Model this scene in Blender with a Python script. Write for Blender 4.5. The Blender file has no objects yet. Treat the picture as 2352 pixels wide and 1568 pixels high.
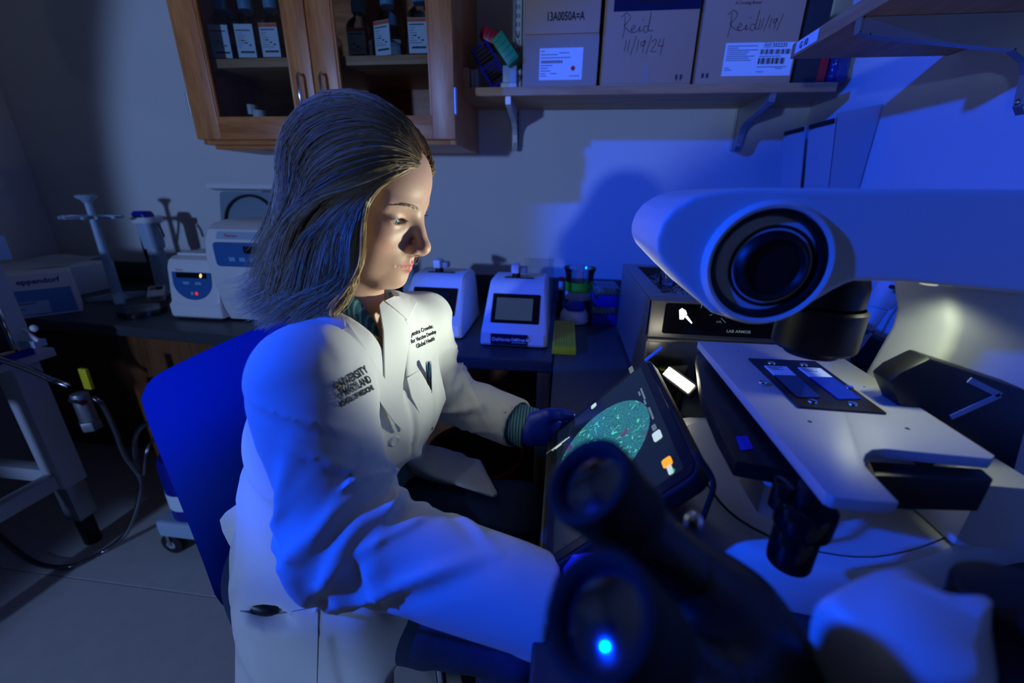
import bpy, bmesh, math, random
import numpy as np
from mathutils import Vector, Matrix, Euler
from mathutils.bvhtree import BVHTree

random.seed(7)
rng = np.random.default_rng(11)
SC = bpy.context.scene
COL = SC.collection
R = math.radians

# ------------------------------------------------------------------ camera
FPX = 941.0                                   # focal length in pixels of the 2352 px wide frame
PITCH, YAW, ROLL = R(20.18), R(6.82), R(0.79)
CAM = Vector((0, 0, 1.2))
_F = Vector((-math.sin(YAW) * math.cos(PITCH), math.cos(YAW) * math.cos(PITCH), -math.sin(PITCH)))
_R0 = Vector((math.cos(YAW), math.sin(YAW), 0))
_U0 = _R0.cross(_F)
_Rt = _R0 * math.cos(ROLL) + _U0 * math.sin(ROLL)
_U = _U0 * math.cos(ROLL) - _R0 * math.sin(ROLL)
cd = bpy.data.cameras.new('camera')
cd.sensor_width = 36.0
cd.lens = FPX / 2352 * 36.0
cd.clip_start = 0.01
cd.dof.use_dof = True
cd.dof.focus_distance = 0.66
cd.dof.aperture_fstop = 2.6
cam = bpy.data.objects.new('camera', cd)
COL.objects.link(cam)
cam.matrix_world = Matrix(((_Rt.x, _U.x, -_F.x, CAM.x), (_Rt.y, _U.y, -_F.y, CAM.y), (_Rt.z, _U.z, -_F.z, CAM.z), (0, 0, 0, 1)))
SC.camera = cam


def at(px, py, x=None, y=None, z=None, d=None):
    """point of the room seen at a pixel, on a plane x=, y= or z= or at a depth d"""
    D = _Rt * ((px - 1176) / FPX) - _U * ((py - 784) / FPX) + _F
    if x is not None: t = (x - CAM.x) / D.x
    elif y is not None: t = (y - CAM.y) / D.y
    elif z is not None: t = (z - CAM.z) / D.z
    else: t = d
    return CAM + D * t


# ------------------------------------------------------------------ world, lights, exposure
W = bpy.data.worlds.new('dim_room'); SC.world = W; W.use_nodes = True
bgn = W.node_tree.nodes['Background']
bgn.inputs[0].default_value = (0.0, 0.10, 0.55, 1); bgn.inputs[1].default_value = 0.02
SC.view_settings.view_transform = 'Standard'; SC.view_settings.look = 'None'
SC.view_settings.exposure = 0.0; SC.view_settings.gamma = 1.0
SC.view_settings.use_curve_mapping = False


def spot(name, loc, target, energy, color, size, blend, radius):
    l = bpy.data.lights.new(name, 'SPOT'); l.energy = energy; l.color = color
    l.spot_size = size; l.spot_blend = blend; l.shadow_soft_size = radius
    o = bpy.data.objects.new(name, l); COL.objects.link(o)
    o.location = loc
    o.rotation_euler = (Vector(target) - Vector(loc)).to_track_quat('-Z', 'Y').to_euler()
    return o


# blue gelled studio lamp far left behind the camera, narrow beam
spot('blue_studio_light', (-2.28, -.45, 2.24), (.40, .91, 1.11), 410, (0.0, 0.066, 1.0), R(34.5), 0.22, 0.05)
# plain cool studio lamp nearer to the camera; an added node mask dims it inside the blue beam
pl_o = spot('plain_studio_light', (-1.85, -2.95, 1.42), (-.35, .76, 1.02), 232, (0.27, 0.45, 1.0), R(48), 0.10, 0.09)
pl_o.data.use_nodes = True
_nt = pl_o.data.node_tree; _em = _nt.nodes['Emission']
_g = _nt.nodes.new('ShaderNodeNewGeometry'); _d = _nt.nodes.new('ShaderNodeVectorMath'); _d.operation = 'DOT_PRODUCT'
_d.inputs[1].default_value = (math.cos(R(58.8)) * math.cos(R(7.0)), math.sin(R(58.8)) * math.cos(R(7.0)), -math.sin(R(7.0)))
_ab = _nt.nodes.new('ShaderNodeMath'); _ab.operation = 'ABSOLUTE'
_mr = _nt.nodes.new('ShaderNodeMapRange'); _mr.interpolation_type = 'SMOOTHSTEP'
_mr.inputs['From Min'].default_value = math.cos(R(8.3)); _mr.inputs['From Max'].default_value = math.cos(R(7.0)); _mr.inputs['To Min'].default_value = 1.0; _mr.inputs['To Max'].default_value = 0.01
_nt.links.new(_g.outputs['Incoming'], _d.inputs[0]); _nt.links.new(_d.outputs['Value'], _ab.inputs[0]); _nt.links.new(_ab.outputs[0], _mr.inputs['Value']); _nt.links.new(_mr.outputs[0], _em.inputs['Strength'])
SCOPE_W = .15
LED_W = 16.0                                  # watts of the work lamp behind the tablet
# ------------------------------------------------------------------ materials
MATS = {}


def nodes_of(m):
    m.use_nodes = True
    nt = m.node_tree
    return nt, nt.nodes, nt.links, nt.nodes['Principled BSDF']


def mat(name, col, rough=0.5, metal=0.0, var=0.0, vscale=8.0, bump=0.0, bscale=60.0, emis=None, estr=0.0,
        trans=0.0, ior=1.45, spec=0.5, sheen=0.0, coat=0.0, stretch=None, sss=0.0, alpha=1.0):
    if name in MATS: return MATS[name]
    m = bpy.data.materials.new(name); nt, N, L, P = nodes_of(m)
    c = (col[0], col[1], col[2], 1)
    P.inputs['Base Color'].default_value = c
    P.inputs['Roughness'].default_value = rough; P.inputs['Metallic'].default_value = metal
    P.inputs['Specular IOR Level'].default_value = spec; P.inputs['IOR'].default_value = ior
    P.inputs['Transmission Weight'].default_value = trans
    P.inputs['Sheen Weight'].default_value = sheen; P.inputs['Coat Weight'].default_value = coat
    P.inputs['Alpha'].default_value = alpha
    if sss:
        P.inputs['Subsurface Weight'].default_value = sss; P.inputs['Subsurface Radius'].default_value = (1.0, .35, .2)
        P.inputs['Subsurface Scale'].default_value = 0.004
    if emis:
        P.inputs['Emission Color'].default_value = (*emis, 1); P.inputs['Emission Strength'].default_value = estr
    tc = N.new('ShaderNodeTexCoord'); mp = N.new('ShaderNodeMapping'); L.new(tc.outputs['Object'], mp.inputs[0])
    if stretch: mp.inputs['Scale'].default_value = stretch
    if var:
        nz = N.new('ShaderNodeTexNoise'); nz.inputs['Scale'].default_value = vscale; nz.inputs['Detail'].default_value = 5
        L.new(mp.outputs[0], nz.inputs['Vector'])
        mx = N.new('ShaderNodeMix'); mx.data_type = 'RGBA'
        mx.inputs[6].default_value = tuple(max(0, v * (1 - var)) for v in col) + (1,)
        mx.inputs[7].default_value = tuple(min(1, v * (1 + var)) for v in col) + (1,)
        L.new(nz.outputs[0], mx.inputs[0]); L.new(mx.outputs[2], P.inputs['Base Color'])
    if bump:
        nb = N.new('ShaderNodeTexNoise'); nb.inputs['Scale'].default_value = bscale; nb.inputs['Detail'].default_value = 4
        L.new(mp.outputs[0], nb.inputs['Vector'])
        b = N.new('ShaderNodeBump'); b.inputs['Strength'].default_value = bump; b.inputs['Distance'].default_value = 0.002
        L.new(nb.outputs[0], b.inputs['Height']); L.new(b.outputs[0], P.inputs['Normal'])
    MATS[name] = m
    return m


def wood(name, c1, c2, axis='z', scale=28, rough=0.35):
    m = bpy.data.materials.new(name); nt, N, L, P = nodes_of(m)
    tc = N.new('ShaderNodeTexCoord'); mp = N.new('ShaderNodeMapping'); L.new(tc.outputs['Object'], mp.inputs[0])
    s = {'x': (.09, 1, 1), 'y': (1, .09, 1), 'z': (1, 1, .09)}[axis]
    mp.inputs['Scale'].default_value = s
    nz = N.new('ShaderNodeTexNoise'); nz.inputs['Scale'].default_value = scale; nz.inputs['Detail'].default_value = 6
    nz.inputs['Distortion'].default_value = 1.2
    L.new(mp.outputs[0], nz.inputs['Vector'])
    fine = N.new('ShaderNodeTexNoise'); fine.inputs['Scale'].default_value = scale * 9; fine.inputs['Detail'].default_value = 3
    L.new(mp.outputs[0], fine.inputs['Vector'])
    add = N.new('ShaderNodeMath'); add.operation = 'MULTIPLY_ADD'; add.inputs[1].default_value = .55
    L.new(fine.outputs[0], add.inputs[0]); L.new(nz.outputs[0], add.inputs[2])
    cr = N.new('ShaderNodeValToRGB'); cr.color_ramp.elements[0].position = .55; cr.color_ramp.elements[1].position = 1.0
    cr.color_ramp.elements[0].color = (*c1, 1); cr.color_ramp.elements[1].color = (*c2, 1)
    L.new(add.outputs[0], cr.inputs[0]); L.new(cr.outputs[0], P.inputs['Base Color'])
    P.inputs['Roughness'].default_value = rough
    b = N.new('ShaderNodeBump'); b.inputs['Strength'].default_value = .12; b.inputs['Distance'].default_value = .001
    L.new(add.outputs[0], b.inputs['Height']); L.new(b.outputs[0], P.inputs['Normal'])
    MATS[name] = m
    return m


def pane_glass(name, tint=(1, 1, 1), rough=0.02, refl=0.08):
    m = bpy.data.materials.new(name); m.use_nodes = True; nt = m.node_tree; N = nt.nodes; L = nt.links
    N.remove(N['Principled BSDF'])
    out = N['Material Output']; t = N.new('ShaderNodeBsdfTransparent'); t.inputs[0].default_value = (*tint, 1)
    g = N.new('ShaderNodeBsdfGlossy'); g.inputs['Roughness'].default_value = rough
    fr = N.new('ShaderNodeFresnel'); fr.inputs[0].default_value = 1.45
    ad = N.new('ShaderNodeMath'); ad.operation = 'ADD'; ad.inputs[1].default_value = refl - .04; ad.use_clamp = True
    L.new(fr.outputs[0], ad.inputs[0])
    mx = N.new('ShaderNodeMixShader'); L.new(ad.outputs[0], mx.inputs[0]); L.new(t.outputs[0], mx.inputs[1]); L.new(g.outputs[0], mx.inputs[2])
    L.new(mx.outputs[0], out.inputs[0])
    MATS[name] = m
    return m


def M(n): return MATS[n]


mat('wall_paint', (.72, .72, .70), .75, var=.03, vscale=3, bump=.12, bscale=220)
mat('low_bounce_wall', (.05, .05, .055), .9, bump=.3, bscale=40)  # unseen front wall, coloured dark to cut bounced light
mat('ceiling_tile', (.45, .45, .45), .9, bump=.3, bscale=90)
mat('vinyl', (.66, .63, .60), .45, var=.10, vscale=22, bump=.05, bscale=150)
mat('grout', (.16, .15, .15), .9)
mat('resin_top', (.048, .052, .058), .38, var=.3, vscale=60, bump=.05, bscale=300)
mat('black_plastic', (.008, .008, .009), .42, bump=.06, bscale=500)
mat('black_gloss', (.006, .006, .007), .12)
mat('rubber', (.012, .012, .013), .75, bump=.1, bscale=400)
mat('white_plastic', (.78, .79, .78), .38, bump=.02, bscale=300)
mat('scope_white', (.74, .75, .72), .42, bump=.03, bscale=350)
mat('grey_plastic', (.34, .35, .36), .5)
mat('pale_blue_plastic', (.38, .52, .66), .4)
mat('blue_panel', (.02, .12, .36), .4)
mat('navy_label', (.004, .006, .05), .4)
mat('steel', (.55, .56, .58), .28, metal=1.0, bump=.03, bscale=200, stretch=(1, 1, 12))
mat('bright_zinc', (.70, .71, .70), .35, metal=.25)
mat('chrome', (.75, .76, .78), .12, metal=1.0)
mat('satin_metal', (.42, .43, .44), .42, metal=.85, var=.06, vscale=20, bump=.02, bscale=400)
mat('stage_metal', (.50, .50, .47), .50, metal=.25, var=.06, vscale=9, bump=.03, bscale=500)
mat('cart_paint', (.52, .53, .54), .45, var=.05, vscale=6)
mat('chair_blue', (.008, .13, .62), .40, bump=.04, bscale=350)
mat('cardboard', (.52, .33, .20), .8, var=.10, vscale=7, bump=.1, bscale=120, stretch=(1, 1, .25))
mat('cardboard_pale', (.55, .37, .24), .8, var=.08, vscale=9, bump=.08, bscale=120)
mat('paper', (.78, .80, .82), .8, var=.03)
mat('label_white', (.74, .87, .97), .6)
mat('ink', (.010, .010, .012), .8)
mat('ink_soft', (.05, .05, .06), .8)
mat('orange_print', (.85, .16, .05), .6)
mat('red_dot', (.75, .01, .03), .6)
mat('tape_blue', (.006, .012, .06), .35)
mat('clear_tape', (.46, .36, .27), .10, coat=.6, bump=.5, bscale=60)
mat('yellow_plastic', (.80, .66, .015), .45, bump=.05)
mat('green_plastic', (.02, .36, .16), .4)
mat('green_tape', (.16, .80, .03), .5)
mat('red_plastic', (.45, .012, .03), .35)
mat('bin_red', (.34, .012, .022), .35, var=.1)
mat('bag_dark', (.014, .014, .020), .40, bump=.8, bscale=16)
mat('rack_blue', (.004, .02, .42), .35)
mat('tip_blue', (.003, .012, .30), .35)
mat('cap_blue', (.20, .42, .62), .45)
mat('screen_off', (.010, .012, .018), .16, spec=.3)
mat('bath_beads', (.35, .36, .38), .25, metal=.9)
mat('foam', (.03, .03, .035), .9)
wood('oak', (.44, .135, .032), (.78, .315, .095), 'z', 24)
wood('oak_x', (.44, .135, .032), (.78, .315, .095), 'x', 24)
wood('shelf_ply', (.40, .20, .08), (.62, .35, .16), 'x', 20, .5)
wood('shelf_ply_y', (.40, .20, .08), (.62, .35, .16), 'y', 20, .5)
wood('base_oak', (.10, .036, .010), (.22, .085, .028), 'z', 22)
pane_glass('pane', (.92, .95, .96), .03, .05)
pane_glass('clear_plastic', (.95, .97, .98), .10, .14)
pane_glass('clear_bottle', (.90, .93, .95), .08, .12)
pane_glass('lens_glass', (.06, .08, .12), .10, .40)
[n for n in MATS['lens_glass'].node_tree.nodes if n.type == 'BSDF_GLOSSY'][0].inputs[0].default_value = (.35, .5, 1, 1)


def glow(name, col, s):
    return mat(name, tuple(c * .2 for c in col), .4, emis=col, estr=s)


# ------------------------------------------------------------------ scene graph helpers
def thing(name, label, cat, loc=(0, 0, 0), rotz=0.0, group=None):
    o = bpy.data.objects.new(name, None); COL.objects.link(o)
    o.empty_display_size = .05
    o.location = loc; o.rotation_euler = (0, 0, rotz)
    o['label'] = label; o['category'] = cat
    if group: o['group'] = group
    return o


def tag(o, label, cat, group=None):
    o['label'] = label; o['category'] = cat
    if group: o['group'] = group
    return o


def wmat(o):
    if o is None: return Matrix()
    return wmat(o.parent) @ Matrix.LocRotScale(o.location, o.rotation_euler, o.scale)


def copy_thing(root, loc, rotz=0.0, label=None, group=None):
    def cp(o, parent):
        c = o.copy(); COL.objects.link(c); c.parent = parent
        for ch in list(o.children): cp(ch, c)
        return c
    r = cp(root, root.parent); r.location = loc; r.rotation_euler = (0, 0, rotz)
    if label: r['label'] = label
    if group: r['group'] = group
    return r


def link_mesh(name, me, material, parent=None, world=True, angle=38):
    for p in me.polygons: p.use_smooth = True
    try: me.set_sharp_from_angle(angle=R(angle))
    except Exception: pass
    if world and parent is not None: me.transform(wmat(parent).inverted())
    if material is not None and len(me.materials) == 0: me.materials.append(M(material) if isinstance(material, str) else material)
    o = bpy.data.objects.new(name, me); COL.objects.link(o); o.parent = parent
    return o


class MB:
    """collects shapes into one mesh"""
    def __init__(s): s.bm = bmesh.new()

    def _merge(s, b, bev=0, seg=2, angle=25):
        if bev:
            b.normal_update()
            es = [e for e in b.edges if len(e.link_faces) == 2 and e.calc_face_angle(0) > R(angle)]
            bmesh.ops.bevel(b, geom=es, offset=bev, segments=seg, profile=.6, affect='EDGES', clamp_overlap=True)
        me = bpy.data.meshes.new('t'); b.to_mesh(me); b.free(); s.bm.from_mesh(me); bpy.data.meshes.remove(me)
        return s

    def box(s, lo, hi, bev=0, seg=2, rot=None, mid=None):
        lo = Vector(lo); hi = Vector(hi); b = bmesh.new()
        c = (lo + hi) / 2; d = hi - lo
        m = Matrix.Translation(c) @ (rot.to_4x4() if rot is not None else Matrix()) @ Matrix.Diagonal((*d, 1))
        bmesh.ops.create_cube(b, size=1, matrix=m)
        return s._merge(b, bev, seg)

    def obox(s, c, size, rot=(0, 0, 0), bev=0, seg=2):
        b = bmesh.new()
        m = Matrix.Translation(c) @ Euler(rot).to_matrix().to_4x4() @ Matrix.Diagonal((*size, 1))
        bmesh.ops.create_cube(b, size=1, matrix=m)
        return s._merge(b, bev, seg)

    def fbox(s, c, ax, ay, az, size, bev=0, seg=2):
        """box with explicit axes"""
        b = bmesh.new()
        ax, ay, az = Vector(ax).normalized(), Vector(ay).normalized(), Vector(az).normalized()
        m = Matrix.Translation(c) @ Matrix((ax, ay, az)).transposed().to_4x4() @ Matrix.Diagonal((*size, 1))
        bmesh.ops.create_cube(b, size=1, matrix=m)
        return s._merge(b, bev, seg)

    def cyl(s, p0, p1, r0, r1=None, n=24, bev=0, seg=2):
        p0, p1 = Vector(p0), Vector(p1); r1 = r0 if r1 is None else r1
        d = p1 - p0; b = bmesh.new()
        m = Matrix.Translation((p0 + p1) / 2) @ d.to_track_quat('Z', 'Y').to_matrix().to_4x4()
        bmesh.ops.create_cone(b, cap_ends=True, segments=n, radius1=r0, radius2=r1, depth=d.length, matrix=m)
        return s._merge(b, bev, seg, 50)

    def lathe(s, prof, p0, axis=(0, 0, 1), n=32, close=False):
        """profile of (radius, height) pairs turned about axis"""
        q = Vector(axis).to_track_quat('Z', 'Y').to_matrix(); p0 = Vector(p0); b = bmesh.new(); rings = []
        for r, h in prof:
            if r < 1e-6: rings.append([b.verts.new(p0 + q @ Vector((0, 0, h)))]); continue
            rings.append([b.verts.new(p0 + q @ Vector((r * math.cos(2 * math.pi * k / n), r * math.sin(2 * math.pi * k / n), h))) for k in range(n)])
        for a, c in zip(rings, rings[1:]):
            for k in range(n):
                k2 = (k + 1) % n
                if len(a) == 1 and len(c) == 1: continue
                if len(a) == 1: b.faces.new((a[0], c[k2], c[k]))
                elif len(c) == 1: b.faces.new((a[k], a[k2], c[0]))
                else: b.faces.new((a[k], a[k2], c[k2], c[k]))
        if close:
            if len(rings[0]) > 1: b.faces.new(rings[0][::-1])
            if len(rings[-1]) > 1: b.faces.new(rings[-1])
        bmesh.ops.recalc_face_normals(b, faces=b.faces)
        return s._merge(b)

    def prism(s, poly, o, ax, ay, depth, bev=0, seg=2, angle=25):
        """2-D polygon in the plane (o; ax, ay), extruded by depth along ax x ay"""
        o = Vector(o); ax = Vector(ax).normalized(); ay = Vector(ay).normalized(); nz = ax.cross(ay) * depth; b = bmesh.new()
        v0 = [b.verts.new(o + ax * p[0] + ay * p[1]) for p in poly]; v1 = [b.verts.new(v.co + nz) for v in v0]
        b.faces.new(v0[::-1]); b.faces.new(v1); n = len(poly)
        for k in range(n): b.faces.new((v0[k], v0[(k + 1) % n], v1[(k + 1) % n], v1[k]))
        bmesh.ops.recalc_face_normals(b, faces=b.faces)
        return s._merge(b, bev, seg, angle)

    def tube(s, pts, r, n=8, smooth=0, cap=True):
        pts = [Vector(p) for p in pts]
        if smooth: pts = spline(pts, smooth)
        b = bmesh.new(); rings = []; up = None
        for i, p in enumerate(pts):
            t = (pts[min(i + 1, len(pts) - 1)] - pts[max(i - 1, 0)]).normalized()
            if up is None: up = t.orthogonal().normalized()
            up = (up - t * up.dot(t)).normalized(); si = t.cross(up)
            rr = r[i] if isinstance(r, (list, tuple)) and not smooth else (r if not isinstance(r, (list, tuple)) else np.interp(i / (len(pts) - 1), np.linspace(0, 1, len(r)), r))
            rings.append([b.verts.new(p + up * rr * math.cos(2 * math.pi * k / n) + si * rr * math.sin(2 * math.pi * k / n)) for k in range(n)])
        for a, c in zip(rings, rings[1:]):
            for k in range(n): b.faces.new((a[k], a[(k + 1) % n], c[(k + 1) % n], c[k]))
        if cap: b.faces.new(rings[0][::-1]); b.faces.new(rings[-1])
        bmesh.ops.recalc_face_normals(b, faces=b.faces)
        return s._merge(b)

    def ball(s, c, r, rot=None, n=20):
        r = (r, r, r) if isinstance(r, (int, float)) else r; b = bmesh.new()
        m = Matrix.Translation(c) @ (Euler(rot).to_matrix().to_4x4() if rot else Matrix()) @ Matrix.Diagonal((*r, 1))
        bmesh.ops.create_uvsphere(b, u_segments=n, v_segments=n // 2 + 2, radius=1, matrix=m)
        return s._merge(b)

    def loft(s, rings, cap=True):
        b = bmesh.new(); vs = [[b.verts.new(p) for p in rg] for rg in rings]; n = len(vs[0])
        for a, c in zip(vs, vs[1:]):
            for k in range(n): b.faces.new((a[k], a[(k + 1) % n], c[(k + 1) % n], c[k]))
        if cap: b.faces.new(vs[0][::-1]); b.faces.new(vs[-1])
        bmesh.ops.recalc_face_normals(b, faces=b.faces)
        return s._merge(b)

    def grid(s, P, thick=0):
        """sheet from a 2-D list of points"""
        b = bmesh.new(); vs = [[b.verts.new(p) for p in row] for row in P]
        for i in range(len(vs) - 1):
            for j in range(len(vs[0]) - 1): b.faces.new((vs[i][j], vs[i][j + 1], vs[i + 1][j + 1], vs[i + 1][j]))
        if thick: bmesh.ops.solidify(b, geom=b.faces[:], thickness=thick)
        return s._merge(b)

    def build(s, name, material, parent=None, world=True, angle=38):
        me = bpy.data.meshes.new(name); s.bm.to_mesh(me); s.bm.free()
        return link_mesh(name, me, material, parent, world, angle)


def spline(pts, k=6):
    """Catmull-Rom through the points"""
    P = [Vector(p) for p in pts]; P = [P[0] * 2 - P[1]] + P + [P[-1] * 2 - P[-2]]; out = []
    for i in range(1, len(P) - 2):
        for j in range(k):
            t = j / k; a, b, c, d = P[i - 1], P[i], P[i + 1], P[i + 2]
            out.append(.5 * ((2 * b) + (c - a) * t + (2 * a - 5 * b + 4 * c - d) * t * t + (3 * b - a - 3 * c + d) * t ** 3))
    out.append(P[-2].copy())
    return out


def rrect(w, h, r, n=5, cx=0, cy=0):
    out = []
    for (sx, sy, a0) in ((1, 1, 0), (-1, 1, 90), (-1, -1, 180), (1, -1, 270)):
        for k in range(n + 1):
            a = R(a0 + 90 * k / n); out.append((cx + sx * (w / 2 - r) + r * math.cos(a), cy + sy * (h / 2 - r) + r * math.sin(a)))
    return out


def structure(o, label=None):
    o['kind'] = 'structure'
    if label: o['label'] = label
    return o


def text_mesh(s, size, o, ax, ay, align='LEFT', extrude=.0003, shear=0.0, bold=0.0, sub=0):
    c = bpy.data.curves.new('t', 'FONT'); c.body = s; c.size = size; c.align_x = align; c.extrude = extrude; c.shear = shear; c.offset = bold
    c.resolution_u = 3
    ob = bpy.data.objects.new('t', c); COL.objects.link(ob)
    dg = bpy.context.evaluated_depsgraph_get(); me = bpy.data.meshes.new_from_object(ob.evaluated_get(dg))
    bpy.data.objects.remove(ob); bpy.data.curves.remove(c)
    ax = Vector(ax).normalized(); ay = Vector(ay).normalized(); az = ax.cross(ay)
    m = Matrix.Translation(o) @ Matrix((ax, ay, az)).transposed().to_4x4()
    me.transform(m)
    return me


def text(name, s, size, o, ax, ay, material, parent, **k):
    me = text_mesh(s, size, o, ax, ay, **k)
    me.materials.clear()
    return link_mesh(name, me, material, parent)


X, Y, Z = Vector((1, 0, 0)), Vector((0, 1, 0)), Vector((0, 0, 1))


def lines(mb, o, ax, ay, rows, w=.0012, d=.0004):
    """flat printed bars: rows of (x0, x1, y)"""
    o = Vector(o); ax = Vector(ax).normalized(); ay = Vector(ay).normalized(); n = ax.cross(ay)
    for (x0, x1, yy) in rows:
        mb.fbox(o + ax * ((x0 + x1) / 2) + ay * yy, ax, ay, n, (abs(x1 - x0), w, d))
    return mb


# ------------------------------------------------------------------ implicit surfaces for cloth, skin and hair
def sdf_arrays(fn, lo, hi, h, B=8):
    lo = np.array(lo, float); hi = np.array(hi, float)
    nb = np.ceil((hi - lo) / (h * B)).astype(int); n = nb * B
    bc = np.stack(np.meshgrid(*[np.arange(k) for k in nb], indexing='ij'), -1).reshape(-1, 3)
    dc = fn((lo + (bc * B + (B - 1) / 2) * h).astype(np.float32))
    act = np.abs(dc) < B * h * .88 + .007
    Fd = np.repeat(np.repeat(np.repeat(np.where(dc < 0, -1., 1.).astype(np.float32).reshape(nb), B, 0), B, 1), B, 2)
    ab = bc[act]; off = np.stack(np.meshgrid(*[np.arange(B)] * 3, indexing='ij'), -1).reshape(-1, 3)
    idx = (ab[:, None, :] * B + off[None]).reshape(-1, 3)
    v = np.empty(len(idx), np.float32)
    for s in range(0, len(idx), 400000): v[s:s + 400000] = fn((lo + idx[s:s + 400000] * h).astype(np.float32))
    Fd[idx[:, 0], idx[:, 1], idx[:, 2]] = v
    ins = Fd < 0
    cnt = np.zeros(tuple(n - 1), np.int8)
    for a in (0, 1):
        for b in (0, 1):
            for c in (0, 1): cnt += ins[a:n[0] - 1 + a, b:n[1] - 1 + b, c:n[2] - 1 + c]
    cells = np.argwhere((cnt > 0) & (cnt < 8))
    vid = -np.ones(tuple(n - 1), np.int32); vid[cells[:, 0], cells[:, 1], cells[:, 2]] = np.arange(len(cells))
    acc = np.zeros((len(cells), 3)); k = np.zeros(len(cells))
    cor = [(a, b, c) for a in (0, 1) for b in (0, 1) for c in (0, 1)]
    for i, p in enumerate(cor):
        for q in cor[i + 1:]:
            if sum(abs(p[t] - q[t]) for t in range(3)) != 1: continue
            A = Fd[cells[:, 0] + p[0], cells[:, 1] + p[1], cells[:, 2] + p[2]]; Bv = Fd[cells[:, 0] + q[0], cells[:, 1] + q[1], cells[:, 2] + q[2]]
            m = (A < 0) != (Bv < 0); t = A[m] / (A[m] - Bv[m])
            acc[m] += np.array(p) + t[:, None] * (np.array(q) - np.array(p)); k[m] += 1
    V = lo + (cells + acc / k[:, None]) * h
    quads = []
    for ax in range(3):
        sl = [slice(1, n[t] - 1) for t in range(3)]; sl[ax] = slice(0, n[ax] - 1); s2 = list(sl); s2[ax] = slice(1, n[ax])
        a = ins[tuple(sl)]; b = ins[tuple(s2)]; e = np.argwhere(a != b)
        base = np.array([1, 1, 1]); base[ax] = 0; e = e + base
        u, w = (ax + 1) % 3, (ax + 2) % 3
        def g(du, dw):
            q = e.copy(); q[:, u] += du; q[:, w] += dw
            return vid[q[:, 0], q[:, 1], q[:, 2]]
        Q = np.stack([g(-1, -1), g(0, -1), g(0, 0), g(-1, 0)], 1)
        fl = ~ins[e[:, 0], e[:, 1], e[:, 2]]; Q[fl] = Q[fl][:, ::-1]
        quads.append(Q)
    Q = np.concatenate(quads); Q = Q[(Q >= 0).all(1)]
    return V, Q


def mesh_from(name, V, Q, cols=None):
    me = bpy.data.meshes.new(name)
    me.vertices.add(len(V)); me.vertices.foreach_set('co', np.asarray(V, np.float32).ravel())
    me.loops.add(Q.size); me.loops.foreach_set('vertex_index', Q.astype(np.int32).ravel())
    me.polygons.add(len(Q)); me.polygons.foreach_set('loop_start', np.arange(0, Q.size, Q.shape[1], dtype=np.int32))
    me.polygons.foreach_set('use_smooth', np.ones(len(Q), bool))
    if cols is not None:
        a = me.attributes.new('tint', 'FLOAT_COLOR', 'POINT')
        c = np.ones((len(V), 4), np.float32); c[:, :cols.shape[1]] = cols; a.data.foreach_set('color', c.ravel())
    me.update(calc_edges=True); me.validate()
    return me


def smooth_verts(V, Q, it=2, lam=.5):
    n = len(V); e = np.concatenate([Q[:, [0, 1]], Q[:, [1, 2]], Q[:, [2, 3]], Q[:, [3, 0]]])
    deg = np.bincount(e.ravel(), minlength=n)[:, None]
    for _ in range(it):
        s = np.zeros_like(V)
        for c in range(3): s[:, c] = np.bincount(e[:, 0], V[e[:, 1], c], n) + np.bincount(e[:, 1], V[e[:, 0], c], n)
        V = V + lam * (s / np.maximum(deg, 1) - V)
    return V


def sdf_obj(name, fn, lo, hi, h, material, parent, colfn=None, smooth=1, flat=False):
    V, Q = sdf_arrays(fn, lo, hi, h)
    if smooth: V = smooth_verts(V, Q, smooth)
    me = mesh_from(name, V, Q, colfn(V) if colfn else None)
    if parent is not None: me.transform(wmat(parent).inverted())
    me.materials.append(M(material))
    o = bpy.data.objects.new(name, me); COL.objects.link(o); o.parent = parent
    return o


def d_sph(p, c, r): return np.linalg.norm(p - np.array(c, np.float32), axis=1) - r


def d_ell(p, c, r, Rm=None):
    q = p - np.array(c, np.float32)
    if Rm is not None: q = q @ np.array(Rm, np.float32)
    r = np.array(r, np.float32); k0 = np.linalg.norm(q / r, axis=1); k1 = np.linalg.norm(q / (r * r), axis=1)
    return k0 * (k0 - 1) / np.maximum(k1, 1e-6)


def d_cone(p, a, b, ra, rb):
    """capsule that tapers from ra to rb"""
    a = np.array(a, np.float32); b = np.array(b, np.float32); ab = b - a
    t = np.clip(((p - a) @ ab) / (ab @ ab), 0, 1)
    return np.linalg.norm(p - a - t[:, None] * ab, axis=1) - (ra + (rb - ra) * t)


def d_box(p, c, hs, r=0, Rm=None):
    q = p - np.array(c, np.float32)
    if Rm is not None: q = q @ np.array(Rm, np.float32)
    q = np.abs(q) - (np.array(hs, np.float32) - r)
    return np.linalg.norm(np.maximum(q, 0), axis=1) + np.minimum(q.max(1), 0) - r


def smin(a, b, k):
    h = np.maximum(k - np.abs(a - b), 0) / k
    return np.minimum(a, b) - h * h * k * .25


def smax(a, b, k): return -smin(-a, -b, k)


_NT = np.random.default_rng(5).random(8192).astype(np.float32) * 2 - 1


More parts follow.
